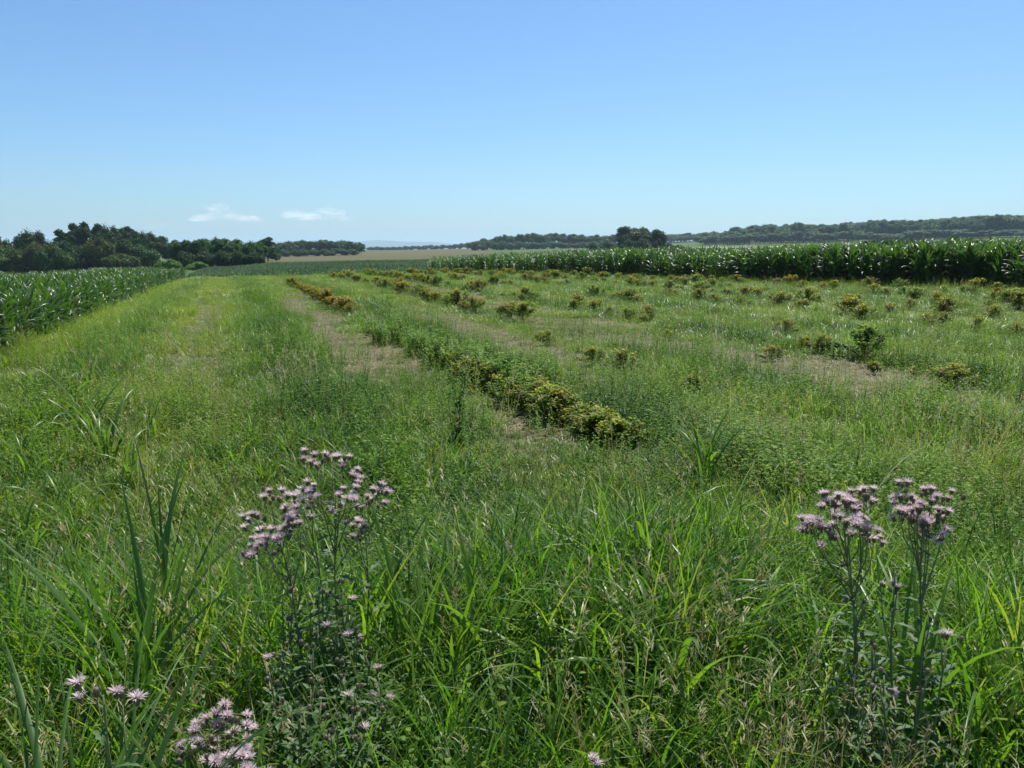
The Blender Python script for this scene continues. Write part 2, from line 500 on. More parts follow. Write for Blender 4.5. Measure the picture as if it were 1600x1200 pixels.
# far blue hills
def ridge(name, px0, px1, d, hfun, mat, depth=1500):
    n = 160; V = []; Fc = []
    for i in range(n + 1):
        px = px0 + (px1 - px0) * i / n
        h = hfun(px)
        for k, (dd, zz) in enumerate(((-.9, -4.5), (-.5, h * .45), (0, h), (.6, h * .55), (1, -4.5))):
            x, y = atdist(px, d + dd * depth)
            V.append((x, y, zz + (3 * math.sin(i * 1.7 + k) if k in (1, 3) else 0)))
    for i in range(n):
        for k in range(4):
            a = i * 5 + k; Fc.append((a, a + 5, a + 6, a + 1))
    o = link(bpy.data.objects.new(name, new_mesh(name, V, Fc, mat))); tag(o, kind='structure')
def hf(px):
    return 30 + 52 * math.exp(-((px - 590) / 75.0) ** 2) + 22 * math.exp(-((px - 690) / 60.0) ** 2) + 40 * math.exp(-((px - 440) / 55.0) ** 2) + 4 * math.sin(px / 13.0) + 2 * math.sin(px / 5.1)
ridge('hills', 60, 1000, 8800, hf, M_HILL)

# ------------------------------------------------------------------ instancing of uncountable growth
def gn_group():
    g = bpy.data.node_groups.new('scatter', 'GeometryNodeTree')
    g.interface.new_socket('Geometry', in_out='INPUT', socket_type='NodeSocketGeometry')
    g.interface.new_socket('Source', in_out='INPUT', socket_type='NodeSocketCollection')
    g.interface.new_socket('Geometry', in_out='OUTPUT', socket_type='NodeSocketGeometry')
    N = g.nodes; L = g.links
    gi = N.new('NodeGroupInput'); go = N.new('NodeGroupOutput')
    ci = N.new('GeometryNodeCollectionInfo'); ci.inputs['Separate Children'].default_value = True; ci.inputs['Reset Children'].default_value = True
    ip = N.new('GeometryNodeInstanceOnPoints'); ip.inputs['Pick Instance'].default_value = True
    def na(nm, t):
        a = N.new('GeometryNodeInputNamedAttribute'); a.data_type = t; a.inputs['Name'].default_value = nm
        return a.outputs['Attribute']
    L.new(gi.outputs['Geometry'], ip.inputs['Points'])
    L.new(gi.outputs['Source'], ci.inputs['Collection'])
    L.new(ci.outputs[0], ip.inputs['Instance'])
    L.new(na('idx', 'INT'), ip.inputs['Instance Index'])
    e2r = N.new('FunctionNodeEulerToRotation'); L.new(na('rot', 'FLOAT_VECTOR'), e2r.inputs[0]); L.new(e2r.outputs[0], ip.inputs['Rotation'])
    L.new(na('scl', 'FLOAT_VECTOR'), ip.inputs['Scale'])
    L.new(ip.outputs[0], go.inputs[0])
    return g
GN = gn_group()

def sources(name, meshes):
    c = bpy.data.collections.new(name)
    for i, me in enumerate(meshes):
        c.objects.link(bpy.data.objects.new('%s_%02d' % (name, i), me))
    return c, len(meshes)

def scatter(name, src, P, scl, tint, idx=None, tilt=.12, rotz=None, mat=None):
    c, nsrc = src
    n = len(P)
    me = bpy.data.meshes.new(name)
    me.vertices.add(n); me.vertices.foreach_set('co', np.asarray(P, np.float32).ravel())
    def fa(nm, t, arr, key='value'):
        a = me.attributes.new(nm, t, 'POINT'); a.data.foreach_set(key, arr)
    fa('idx', 'INT', (rng.integers(0, nsrc, n) if idx is None else idx).astype(np.int32))
    rot = np.stack([rng.normal(0, tilt, n), rng.normal(0, tilt, n), rng.random(n) * 2 * PI if rotz is None else rotz], -1)
    fa('rot', 'FLOAT_VECTOR', rot.astype(np.float32).ravel(), 'vector')
    scl = np.asarray(scl, float)
    if scl.ndim == 1: scl = np.stack([scl] * 3, -1)
    fa('scl', 'FLOAT_VECTOR', scl.astype(np.float32).ravel(), 'vector')
    fa('tint', 'FLOAT', np.asarray(tint, np.float32))
    o = link(bpy.data.objects.new(name, me))
    md = o.modifiers.new('scatter', 'NODES'); md.node_group = GN
    md['Socket_1'] = c
    for it in GN.interface.items_tree:
        if it.name == 'Source': md[it.identifier] = c
    return o

def sample_polar(rho0, d0, p, dmin, dmax, az0=-46, az1=46):
    """points with density rho0 per m2 up to d0, then falling as (d0/d)^p"""
    dd = np.linspace(dmin, dmax, 4000)
    dens = rho0 * np.minimum(1, (d0 / dd) ** p) * dd * math.radians(az1 - az0)
    cum = np.concatenate([[0], np.cumsum((dens[1:] + dens[:-1]) / 2 * (dd[1] - dd[0]))])
    n = int(cum[-1])
    d = np.interp(rng.random(n) * cum[-1], cum, dd)
    a = np.radians(az0 + rng.random(n) * (az1 - az0))
    return np.sin(a) * d, np.cos(a) * d, d, np.degrees(a)

# ------------------------------------------------------------------ blades and leaves
class Buf:
    def __init__(s): s.V = []; s.F = []; s.T = []; s.K = []
    def mesh(s, name, mat, smooth=True, mi=None): return new_mesh(name, s.V, s.F, mat, s.T, s.K, smooth, mi)

def blade(b, base, az, length, width, lean, bend, seg=4, k=None, twist=0.0, wbase=.55, fold=0.0):
    """a blade that starts at `lean` from the vertical and bends over by `bend`"""
    k = random.random() if k is None else k
    p = Vector(base); st = length / seg
    h = Vector((math.cos(az), math.sin(az), 0)); side0 = Vector((-math.sin(az), math.cos(az), 0))
    n0 = len(b.V)
    for i in range(seg + 1):
        t = i / seg
        ang = lean + bend * t ** 1.6
        dr = h * math.sin(ang) + Vector((0, 0, math.cos(ang)))
        if i: p = p + dr * st
        up = h * math.cos(ang) - Vector((0, 0, math.sin(ang)))
        sd = (side0 * math.cos(twist * t) + up * math.sin(twist * t))
        wd = width * (wbase + (1 - wbase) * min(1, t * 3)) * (1 - max(0, (t - .35) / .65) ** 1.8)
        if i == seg:
            b.V.append(tuple(p)); b.T.append(1.0); b.K.append(k)
        elif fold:
            nn = sd.cross(dr)
            for q in (-1, 0, 1):
                b.V.append(tuple(p + sd * (wd * .5 * q) + nn * (fold * wd * (abs(q) - .5)))); b.T.append(t); b.K.append(k)
        else:
            for q in (-1, 1):
                b.V.append(tuple(p + sd * (wd * .5 * q))); b.T.append(t); b.K.append(k)
    m = 3 if fold else 2
    for i in range(seg):
        a = n0 + i * m
        if i == seg - 1:
            for q in range(m - 1): b.F.append((a + q, a + q + 1, a + m))
        else:
            for q in range(m - 1): b.F.append((a + q, a + q + 1, a + m + q + 1, a + m + q))
    return p

def leaf(b, base, dr, length, width, droop=.4, k=None, seg=3, curl=.15, lobes=False):
    """lanceolate leaf from base along dr"""
    k = random.random() if k is None else k
    d = Vector(dr).normalized(); z = Vector((0, 0, 1))
    sd = d.cross(z)
    if sd.length < .05: sd = Vector((1, 0, 0))
    sd.normalize()
    p = Vector(base); n0 = len(b.V); st = length / seg
    b.V.append(tuple(p)); b.T.append(0); b.K.append(k)
    for i in range(1, seg + 1):
        t = i / seg
        d = (d - z * (droop / seg)).normalized(); p = p + d * st
        nn = sd.cross(d)
        if i == seg: b.V.append(tuple(p)); b.T.append(1); b.K.append(k)
        else:
            wd = width * math.sin(PI * (t ** .8)) * .5
            if lobes: wd *= (1.25 if i % 2 else .55)
            for q in (-1, 0, 1):
                b.V.append(tuple(p + sd * (wd * q) + nn * (curl * wd * abs(q)))); b.T.append(t); b.K.append(k)
    for i in range(seg):
        a = n0 + 1 + (i - 1) * 3
        if i == 0:
            b.F += [(n0, n0 + 2, n0 + 1), (n0, n0 + 3, n0 + 2)]
        elif i == seg - 1:
            b.F += [(a, a + 1, a + 3), (a + 1, a + 2, a + 3)]
        else:
            b.F += [(a, a + 1, a + 4, a + 3), (a + 1, a + 2, a + 5, a + 4)]

def tube(b, pts, rads, sides=5, k=.5):
    n0 = len(b.V); m = len(pts)
    for i, (p, r) in enumerate(zip(pts, rads)):
        p = Vector(p)
        q = Vector(pts[min(i + 1, m - 1)]) - Vector(pts[max(i - 1, 0)])
        q.normalize()
        a = q.cross(Vector((.31, .95, .02))); a.normalize(); c = q.cross(a)
        for j in range(sides):
            th = 2 * PI * j / sides
            b.V.append(tuple(p + a * (r * math.cos(th)) + c * (r * math.sin(th)))); b.T.append(i / max(1, m - 1)); b.K.append(k)
    for i in range(m - 1):
        for j in range(sides):
            a = n0 + i * sides + j; c = n0 + i * sides + (j + 1) % sides
            b.F.append((a, c, c + sides, a + sides))
    b.F.append(tuple(n0 + (m - 1) * sides + j for j in range(sides)))

rr = random.uniform
# short meadow grass clumps
short_m = []
for i in range(8):
    b = Buf()
    for _ in range(36):
        r = .15 * math.sqrt(random.random()); a = rr(0, 2 * PI)
        blade(b, (r * math.cos(a), r * math.sin(a), -.01), rr(0, 2 * PI), rr(.09, .26), rr(.005, .012), rr(.05, .7), rr(.2, 1.5), 3)
    short_m.append(b.mesh('short_grass_clump', M_GRASS))
# tall grass clumps
tall_m = []
for i in range(8):
    b = Buf()
    for _ in range(24):
        r = .11 * math.sqrt(random.random()); a = rr(0, 2 * PI)
        blade(b, (r * math.cos(a), r * math.sin(a), -.01), rr(0, 2 * PI), rr(.40, .95), rr(.006, .015), rr(.02, .28), rr(.3, 1.9), 6, twist=rr(-.6, .6))
    for _ in range(14):
        r = .13 * math.sqrt(random.random()); a = rr(0, 2 * PI)
        blade(b, (r * math.cos(a), r * math.sin(a), -.01), rr(0, 2 * PI), rr(.2, .45), rr(.004, .008), rr(.1, .6), rr(.3, 1.4), 4)
    tall_m.append(b.mesh('tall_grass_clump', M_TALL))
# herbs with small leaves on upright stems
herb_m = []
for i in range(8):
    b = Buf()
    for _ in range(9):
        r = .12 * math.sqrt(random.random()); a = rr(0, 2 * PI)
        bx, by = r * math.cos(a), r * math.sin(a); H = rr(.10, .30)
        tx, ty = bx + rr(-.05, .05), by + rr(-.05, .05)
        nl = 12
        blade(b, (bx, by, 0), math.atan2(ty - by, tx - bx), H * 1.02, .003, math.atan2(math.hypot(tx - bx, ty - by), H), 0, 2)
        for q in range(nl):
            t = (q + 1) / nl
            th = q * 2.4 + rr(-.3, .3)
            leaf(b, (bx + (tx - bx) * t, by + (ty - by) * t, H * t), (math.cos(th), math.sin(th), rr(.1, .8)), rr(.018, .036) * (1.2 - .5 * t), rr(.007, .013), .5)
    herb_m.append(b.mesh('herb_clump', M_HERB))
# dry, straw-coloured stalks with seed heads
dry_m = []
for i in range(6):
    b = Buf()
    for _ in range(7):
        r = .09 * math.sqrt(random.random()); a = rr(0, 2 * PI); az = rr(0, 2 * PI); L = rr(.45, .8); k = rr(.2, 1)
        ln, bd = rr(.02, .25), rr(.1, .7)
        p = blade(b, (r * math.cos(a), r * math.sin(a), 0), az, L, .0035, ln, bd, 5, k, wbase=1)
        for q in range(12):
            th = rr(0, 2 * PI); zz = rr(-.10, .0)
            blade(b, (p.x + rr(-.006, .006), p.y + rr(-.006, .006), p.z + zz), th, rr(.015, .04), .005, rr(.2, .8), .4, 2, k)
    for _ in range(6):
        r = .09 * math.sqrt(random.random()); a = rr(0, 2 * PI)
        blade(b, (r * math.cos(a), r * math.sin(a), 0), rr(0, 2 * PI), rr(.2, .5), .005, rr(.2, .7), rr(.5, 1.6), 4)
    dry_m.append(b.mesh('dry_stalks', M_DRY))
# flat straw litter
lit_m = []
for i in range(5):
    b = Buf()
    for _ in range(26):
        r = .22 * math.sqrt(random.random()); a = rr(0, 2 * PI)
        blade(b, (r * math.cos(a), r * math.sin(a), rr(.0, .03)), rr(0, 2 * PI), rr(.04, .16), rr(.004, .009), rr(1.2, 1.6), rr(-.2, .3), 2)
    lit_m.append(b.mesh('straw_litter', M_LIT))
# low crop tuft, seen only from afar
crop_m = []
for i in range(4):
    b = Buf()
    for _ in range(16):
        r = .3 * math.sqrt(random.random()); a = rr(0, 2 * PI)
        blade(b, (r * math.cos(a), r * math.sin(a), 0), rr(0, 2 * PI), rr(.25, .55), rr(.03, .05), rr(.1, .6), rr(.4, 1.4), 3)
    crop_m.append(b.mesh('crop_tuft', M_CROP))

S_SHORT = sources('short_grass_clump', short_m)
S_TALL = sources('tall_grass_clump', tall_m)
S_HERB = sources('herb_clump', herb_m)
S_DRY = sources('dry_stalk_clump', dry_m)
S_LIT = sources('straw_litter_clump', lit_m)
S_CROP = sources('crop_tuft_clump', crop_m)

def rowness(u):
    """1 on a planted row, 0 between rows"""
    q = (u - ROW0) / ROWSP
    return np.exp(-(((q - np.round(q)) * ROWSP) / .55) ** 2)

def meadow_mask(x, y, d, az):
    u, v = uv(x, y)
    return (d < edge_dist(az) + .8) & (u > corn_left_limit(v) - .6)

def big_tint(x, y, d):
    u, v = uv(x, y)
    n = vnoise(x, y, 2.6, 11) * .40 + vnoise(x, y, .7, 12) * .45 + vnoise(x, y, 9, 13) * .22
    t = .06 + .82 * n
    t += .24 * sstep(4.5, 8, d) * (1 - rowness(u)) - .13 * rowness(u) * sstep(4, 7, d)
    t += .10 * np.exp(-((u + 1.4) / 1.4) ** 2) * sstep(5, 10, d)
    return t

# short grass
x, y, d, az = sample_polar(170, 4.5, 1.15, 0.7, 78)
u, v = uv(x, y); br = bareness(x, y)
keep = meadow_mask(x, y, d, az) & (rng.random(len(x)) > br * .82)
x, y, d, az, u, v, br = [a[keep] for a in (x, y, d, az, u, v, br)]
br2 = np.maximum.reduce([br, bareness(x * 1.07, y * 1.07), bareness(x * 1.15, y * 1.15)])
hs = .50 + .35 * vnoise(x, y, 1.2, 21) + (.30 * rowness(u) - .12) * sstep(4, 7, d) + .30 * np.exp(-(d / 5) ** 2)
hs *= (1 - .68 * br2) * (1 - .35 * near_bush(x, y, .55))
hs *= rng.uniform(.75, 1.25, len(x))
o = scatter('short_grass', S_SHORT, np.stack([x, y, ground(x, y)], -1), np.stack([hs * (1.15 + .9 * sstep(7, 22, d)), hs * (1.15 + .9 * sstep(7, 22, d)), hs], -1), big_tint(x, y, d))
tag(o, 'short green grass covering the fallow plot', 'grass', kind='stuff')
print('short', len(x))

# herbs
x, y, d, az = sample_polar(60, 6, 1.1, 0.7, 60)
u, v = uv(x, y); br = bareness(x, y)
br = np.maximum(br, .8 * bareness(x * 1.08, y * 1.08))
pr = (.25 + .75 * sstep(.4, .65, vnoise(x, y, 1.3, 31))) * (.35 + .65 * sstep(3.5, 6, d)); pr = np.maximum(pr, .4 * rowness(u)) * (1 - near_bush(x, y, .4))
keep = meadow_mask(x, y, d, az) & (rng.random(len(x)) < np.maximum(pr, br * .5) * (1 - br * .75))
x, y, d, az, u, v = [a[keep] for a in (x, y, d, az, u, v)]
hs = rng.uniform(.7, 1.3, len(x)) * (.75 + .35 * rowness(u) + .35 * sstep(4, 8, d) + .3 * np.exp(-(d / 5) ** 2))
o = scatter('low_herbs', S_HERB, np.stack([x, y, ground(x, y)], -1), hs, big_tint(x, y, d) + .08)
tag(o, 'low leafy herbs growing through the grass', 'weeds', kind='stuff')
print('herb', len(x))

# coarse weeds filling the old rows
x, y, d, az = sample_polar(22, 9, 1.0, 5.0, 62)
u, v = uv(x, y)
keep = meadow_mask(x, y, d, az) & (u > 0) & (rng.random(len(x)) < rowness(u) ** 2 * (1 - .8 * bareness(x * 1.1, y * 1.1)) * (.15 + .85 * sstep(.35, .6, vnoise(u, v, 1.5, 33)))) & (near_bush(x, y, .35) < .5)
x, y, d = x[keep], y[keep], d[keep]
hs = rng.uniform(.8, 1.6, len(x))
o = scatter('row_weeds', S_HERB, np.stack([x, y, ground(x, y)], -1), np.stack([hs * 1.5, hs * 1.5, hs], -1), .32 + .5 * vnoise(x, y, 1.6, 34))
tag(o, 'coarse green weeds filling the old planted rows', 'weeds', kind='stuff')

# tall grass: the near verge, the planted rows and the headland by the left maize
x, y, d, az = sample_polar(80, 4.5, 1.1, 0.95, 62)
u, v = uv(x, y); br = bareness(x, y)
verge = 1 - sstep(2.7, 4.4, d - .30 * np.clip(x, -1, 2.5) + 1.1 * (vnoise(x, y, 1.0, 41) - .5))
tus = sstep(.50, .70, vnoise(x, y, .8, 42))
row = rowness(u) * sstep(.35, .6, vnoise(u * .3, v, 1.1, 43))
margin = np.exp(-((u + 3.0) / 1.1) ** 2) * sstep(.3, .6, vnoise(x, y, 1.1, 44))
right = sstep(2.5, 5.5, u) * (1 - sstep(9, 14, v)) * sstep(.40, .65, vnoise(x, y, 1.3, 45)) * .55
pr = np.clip(np.maximum.reduce([verge * (.50 + .5 * tus), row * .55 * (u < 2) * sstep(3, 6, v) * (1 - sstep(20, 34, v)), row * .10, margin * .8, right, tus * .10 + 0 * u]), 0, 1) * (1 - br * .9) * (1 - near_bush(x, y, .6))
keep = meadow_mask(x, y, d, az) & (rng.random(len(x)) < pr)
x, y, d, az, u, v, verge = [a[keep] for a in (x, y, d, az, u, v, verge)]
hs = (.40 + .40 * verge) * rng.uniform(.7, 1.15, len(x)) * (.85 + .3 * vnoise(x, y, .7, 46))
lim = np.clip(.30 + .20 * d, .4, 2.0)
hs = np.minimum(hs, lim)
o = scatter('tall_grass', S_TALL, np.stack([x, y, ground(x, y)], -1), np.stack([hs ** .7, hs ** .7, hs], -1), big_tint(x, y, d) * .8 + .06, tilt=.10)
tag(o, 'tall arching green grass along the near verge and the old rows', 'grass', kind='stuff')
print('tall', len(x))

# dry stalks
x, y, d, az = sample_polar(34, 3.2, 1.8, 1.2, 40)
u, v = uv(x, y)
pr = .06 + .5 * sstep(.60, .8, vnoise(x, y, 1.4, 51)) + .75 * (1 - sstep(1.9, 2.9, d)) * np.maximum(sstep(.3, .7, x), sstep(.55, .85, -x))
keep = meadow_mask(x, y, d, az) & (rng.random(len(x)) < pr)
x, y, d = x[keep], y[keep], d[keep]
hs = np.minimum(rng.uniform(.65, 1.1, len(x)), .36 + .24 * d)
o = scatter('dry_grass', S_DRY, np.stack([x, y, ground(x, y)], -1), hs, rng.random(len(x)), tilt=.15)
tag(o, 'dry straw-coloured grass stalks with seed heads among the green', 'dry grass', kind='stuff')

# small dead tufts all through the meadow
x, y, d, az = sample_polar(7, 8, 1.2, 2.0, 40)
u, v = uv(x, y)
keep = meadow_mask(x, y, d, az) & (rng.random(len(x)) < .25 + .75 * sstep(.45, .7, vnoise(x, y, 1.1, 55)) - .5 * bareness(x * 1.08, y * 1.08))
x, y, d = x[keep], y[keep], d[keep]
o = scatter('dead_tufts', S_DRY, np.stack([x, y, ground(x, y)], -1), rng.uniform(.28, .55, len(x)), rng.random(len(x)) * .7, tilt=.3)
tag(o, 'small brownish dead tufts scattered through the green plot', 'dry grass', kind='stuff')

# straw on the bare strips
x, y, d, az = sample_polar(60, 6, 1.0, 1.5, 42)
br = bareness(x, y)
keep = meadow_mask(x, y, d, az) & (rng.random(len(x)) < np.maximum(br, .03) * .9)
x, y, d = x[keep], y[keep], d[keep]
o = scatter('straw_litter', S_LIT, np.stack([x, y, ground(x, y) + .004], -1), rng.uniform(.7, 1.3, len(x)), rng.random(len(x)), tilt=.05)
tag(o, 'pale dead straw lying on the bare soil strips between the rows', 'straw', kind='stuff')

# young blue-green crop beyond the plot
x, y, d, az = sample_polar(5.5, 60, 1.2, 40, 168, -42, 4)
u, v = uv(x, y); px = 800 + np.tan(np.radians(az)) * 1274
keep = (d > edge_dist(az) + .3) & (px < 705) & (px > 250) & (u > -3.0)
x, y, d = x[keep], y[keep], d[keep]
o = scatter('young_crop', S_CROP, np.stack([x, y, ground(x, y)], -1), rng.uniform(.7, 1.1, len(x)), vnoise(x, y, 9, 61))
tag(o, 'low blue-green young crop filling the field beyond the plot', 'crop', kind='stuff')

# ------------------------------------------------------------------ maize
def maize_parts(seed, H=1.5, nl=11):
    random.seed(seed)
    st = Buf(); pts = []; rad = []
    for i in range(6):
        t = i / 5; pts.append((.02 * math.sin(i), .02 * math.cos(i * 1.3), H * .80 * t)); rad.append(.013 * (1 - .55 * t))
    tube(st, pts, rad, 5)
    leaves = []
    a0 = rr(0, 2 * PI)
    for q in range(nl):
        t = (q + 1.0) / nl
        lb = Buf()
        az_ = a0 + (q % 2) * PI + rr(-.45, .45)
        L = H * (.38 + .26 * math.sin(PI * min(1, t * .9 + .05))) * rr(.85, 1.1)
        blade(lb, (0, 0, H * (.08 + .68 * t)), az_, L, rr(.070, .105) * (1.1 - .3 * t), rr(.30, .65) * (1.15 - .75 * t), rr(1.0, 2.0) * (1.1 - .5 * t), 7, fold=.16, twist=rr(-.7, .7), wbase=.5)
        leaves.append(lb)
    return st, leaves
def join(bufs):
    o = Buf()
    for b in bufs:
        n = len(o.V); o.V += b.V; o.T += b.T; o.K += b.K; o.F += [tuple(i + n for i in f) for f in b.F]
    return o
maize = []
for i in range(7):
    st, lv = maize_parts(100 + i)
    stm = st.mesh('maize_stalk', M_CORN)
    lms = [l.mesh('maize_leaf', M_CORN) for l in lv]
    whole = join([st] + lv).mesh('maize_plant', M_CORN)
    maize.append((stm, lms, whole))
S_MAIZE = sources('maize_source', [m[2] for m in maize])

def field_rows(u0, u1, v0, v1, ru, rv, along):
    us = np.arange(u0, u1, ru); out = []
    for uu in us:
        vs = np.arange(v0, v1, rv); vs = vs + rng.uniform(-.05, .05, len(vs))
        out.append(np.stack([uu + rng.uniform(-.04, .04, len(vs)), vs], -1))
    return np.concatenate(out)

# left field: rows parallel to the plot
q = field_rows(-52, -3.0, 1.5, 74, .75, .19, True)
u, v = q[:, 0], q[:, 1]
x, y = fromuv(u, v); d = np.hypot(x, y); az = np.degrees(np.arctan2(x, y))
pd = np.where(d < 22, 1.0, np.maximum(.14, (22 / np.maximum(d, 1)) ** 1.3))
edge_band = (u > corn_left_limit(v) - 3.5)
keep = (u < corn_left_limit(v)) & (az > -50) & (az < -8) & (d > 5.0) & ((rng.random(len(x)) < pd) | (edge_band & (rng.random(len(x)) < .6)))
x, y, d, az, u, v = [a[keep] for a in (x, y, d, az, u, v)]
sc = .60 + .13 * np.exp(-(d / 16) ** 2) + .10 * vnoise(x, y, 6, 71) + rng.uniform(-.06, .06, len(x))
sc *= 1 + .0 * d
sc *= np.where(u > corn_left_limit(v) - 1.2, .85, 1)
LEFT = dict(x=x, y=y, d=d, az=az, s=sc)

# right field: stands along the far edge of the plot
n_e = 13000
a = rng.uniform(-8.5, 46, n_e); px = 800 + np.tan(np.radians(a)) * 1274
depth = rng.exponential(9.0, n_e); depth = np.where(rng.random(n_e) < .35, rng.uniform(0, 75, n_e), depth) + np.where(rng.random(n_e) < .5, 0, .8)
d = edge_dist(a) + .5 + depth
keep = (px > 672) & (depth < 76)
a, d, depth, px = a[keep], d[keep], depth[keep], px[keep]
x, y = np.sin(np.radians(a)) * d, np.cos(np.radians(a)) * d
hh = np.interp(px, [670, 760, 900, 1200, 1600], [.58, .70, .85, .99, 1.12])
sc = hh * rng.uniform(.80, 1.12, len(x)) * (.90 + .18 * vnoise(x, y, 2.5, 72))
RIGHT = dict(x=x, y=y, d=d, az=a, s=sc)
print('edge uv', [tuple(round(float(q),1) for q in uv(*onground(*p))) for p in ((290,435),(220,465),(150,500),(50,560),(0,600))])
print('maize', len(LEFT['x']), len(RIGHT['x']))

def place_maize(Fd, n_single, n_full, name_stuff, label_one, group, label_stuff):
    inview = np.abs(Fd['az']) < 33.0
    order = np.argsort(np.where(inview, Fd['d'] / Fd['s'], 1e9))
    single = order[:n_single]; rest = order[n_single:]
    for c, i in enumerate(single):
        m = maize[int(rng.integers(0, len(maize)))]
        px, py = float(Fd['x'][i]), float(Fd['y'][i]); z = gz(px, py)
        if c < n_full:
            o = bpy.data.objects.new('maize_plant', m[0]); COL.objects.link(o)
            for lm in m[1]:
                l = bpy.data.objects.new('leaf', lm); COL.objects.link(l); l.parent = o
        else:
            o = bpy.data.objects.new('maize_plant', m[2]); COL.objects.link(o)
        o.location = (px, py, z - .01); o.rotation_euler = (rng.normal(0, .05), rng.normal(0, .05), rng.random() * 2 * PI)
        s_ = float(Fd['s'][i]); o.scale = (s_, s_, s_)
        tag(o, label_one, 'maize plant', group)
    r = rest
    P = np.stack([Fd['x'][r], Fd['y'][r], ground(Fd['x'][r], Fd['y'][r])], -1)
    o = scatter(name_stuff, S_MAIZE, P, Fd['s'][r], np.full(len(r), .5), tilt=.05)
    tag(o, label_stuff, 'maize', kind='stuff')
place_maize(LEFT, 130, 45, 'maize_crop', 'leafy maize plant at the near edge of the left field', 'maize plants at the edge of the left field', 'dense green maize filling the field on the left')
place_maize(RIGHT, 165, 0, 'maize_crop', 'tall dark green maize plant in the front rows of the right field', 'maize plants at the edge of the right field', 'tall dark green maize filling the field on the right')

# ------------------------------------------------------------------ trees
def crown_buf(lobes, n, size, seed, squash=1.0, core=.74):
    g = np.random.default_rng(seed); b = Buf()
    C_ = np.array([l[0] for l in lobes]); Rd = np.array([l[1] for l in lobes])
    w_ = Rd ** 2; w_ = w_ / w_.sum()
    cnt = 0
    while cnt < n:
        i = g.choice(len(lobes), p=w_)
        dr = g.normal(size=3); dr /= np.linalg.norm(dr)
        if dr[2] < -.55: continue
        r = Rd[i] * (g.uniform(.72, 1.0) + (.16 * g.random() if g.random() < .25 else 0))
        # broken outline
        r *= 1 + .16 * math.sin(dr[0] * 7 + i) * math.cos(dr[2] * 6 + i * 2)
        p = C_[i] + dr * r * np.array([1, 1, squash])
        dd = np.linalg.norm((p - C_) / Rd[:, None], axis=1)
        if (dd < .68).sum() > 0: continue
        cnt += 1
        nrm = dr * .6 + g.normal(size=3) * .6 + np.array([0, 0, .3]); nrm /= np.linalg.norm(nrm)
        a = np.cross(nrm, g.normal(size=3)); a /= np.linalg.norm(a); c = np.cross(nrm, a)
        s_ = size * g.uniform(.5, 1.25); k = g.random()
        n0 = len(b.V)
        for (e, f) in ((-1, 0), (-.1, -.6), (1, .1), (.1, .62)):
            q = p + a * (e * s_) + c * (f * s_) + nrm * (-.25 * s_ * abs(e))
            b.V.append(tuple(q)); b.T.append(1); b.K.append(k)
        b.F += [(n0, n0 + 1, n0 + 3), (n0 + 1, n0 + 2, n0 + 3)]
    # inner mass of twigs and leaves behind the outer sprays
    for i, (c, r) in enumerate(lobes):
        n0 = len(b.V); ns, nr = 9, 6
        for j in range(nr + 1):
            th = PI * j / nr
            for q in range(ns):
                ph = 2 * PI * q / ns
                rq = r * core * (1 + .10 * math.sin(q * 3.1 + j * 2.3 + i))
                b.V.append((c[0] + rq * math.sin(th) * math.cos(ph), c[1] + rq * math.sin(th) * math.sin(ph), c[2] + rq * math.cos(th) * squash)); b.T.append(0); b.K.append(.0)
        for j in range(nr):
            for q in range(ns):
                a_ = n0 + j * ns + q; c_ = n0 + j * ns + (q + 1) % ns
                b.F.append((a_, c_, c_ + ns, a_ + ns))
    return b

def tree_variant(seed, kind):
    """unit height 1, returns trunk buffer and crown buffer"""
    g = np.random.default_rng(seed)
    lobes = []
    if kind == 'round':
        lobes.append(((0, 0, .60), .26))
        for _ in range(13):
            a = g.uniform(0, 2 * PI); h = g.uniform(.28, .84); rad = .30 * math.sin(PI * min(1, (h - .08) / .95)) ** .7
            lobes.append(((rad * math.cos(a), rad * math.sin(a), h), g.uniform(.10, .17)))
        n, sz = 3400, .026
    elif kind == 'tall':
        for q in range(13):
            h = .20 + .72 * q / 12; a = g.uniform(0, 2 * PI); rad = .15 * math.sin(PI * min(1, (h + .05) / 1.1)) + .02
            lobes.append(((rad * math.cos(a), rad * math.sin(a), h), g.uniform(.085, .15) * (1.15 - .5 * h)))
        lobes.append(((0, 0, .5), .20)); lobes.append(((0, 0, .75), .14)); lobes.append(((0, 0, .28), .17))
        n, sz = 3000, .024
    else:  # bush: wide, leaves down to the ground
        for _ in range(16):
            a = g.uniform(0, 2 * PI); rad = g.uniform(.1, .62); h = g.uniform(.12, .80) * (1 - .45 * rad)
            lobes.append(((rad * math.cos(a), rad * math.sin(a), h), g.uniform(.16, .27)))
        lobes.append(((0, 0, .42), .42))
        n, sz = 3800, .036
    zmx = max(c[2] + r * (1) for c, r in lobes)
    lobes = [(np.array(c) / zmx, r / zmx) for c, r in lobes]
    cb = crown_buf(lobes, n, sz, seed)
    tb = Buf()
    tube(tb, [(0, 0, -.02), (.004, .0, .12), (-.006, .005, .3), (.0, .0, .62)], [.022, .017, .013, .004], 7)
    for c, r in lobes[1:8]:
        h0 = max(.12, c[2] * .45)
        tube(tb, [(0, 0, h0), (c[0] * .5, c[1] * .5, (h0 + c[2]) / 2 + .02), tuple(c)], [.008, .006, .002], 5)
    return tb, cb
TV = {}
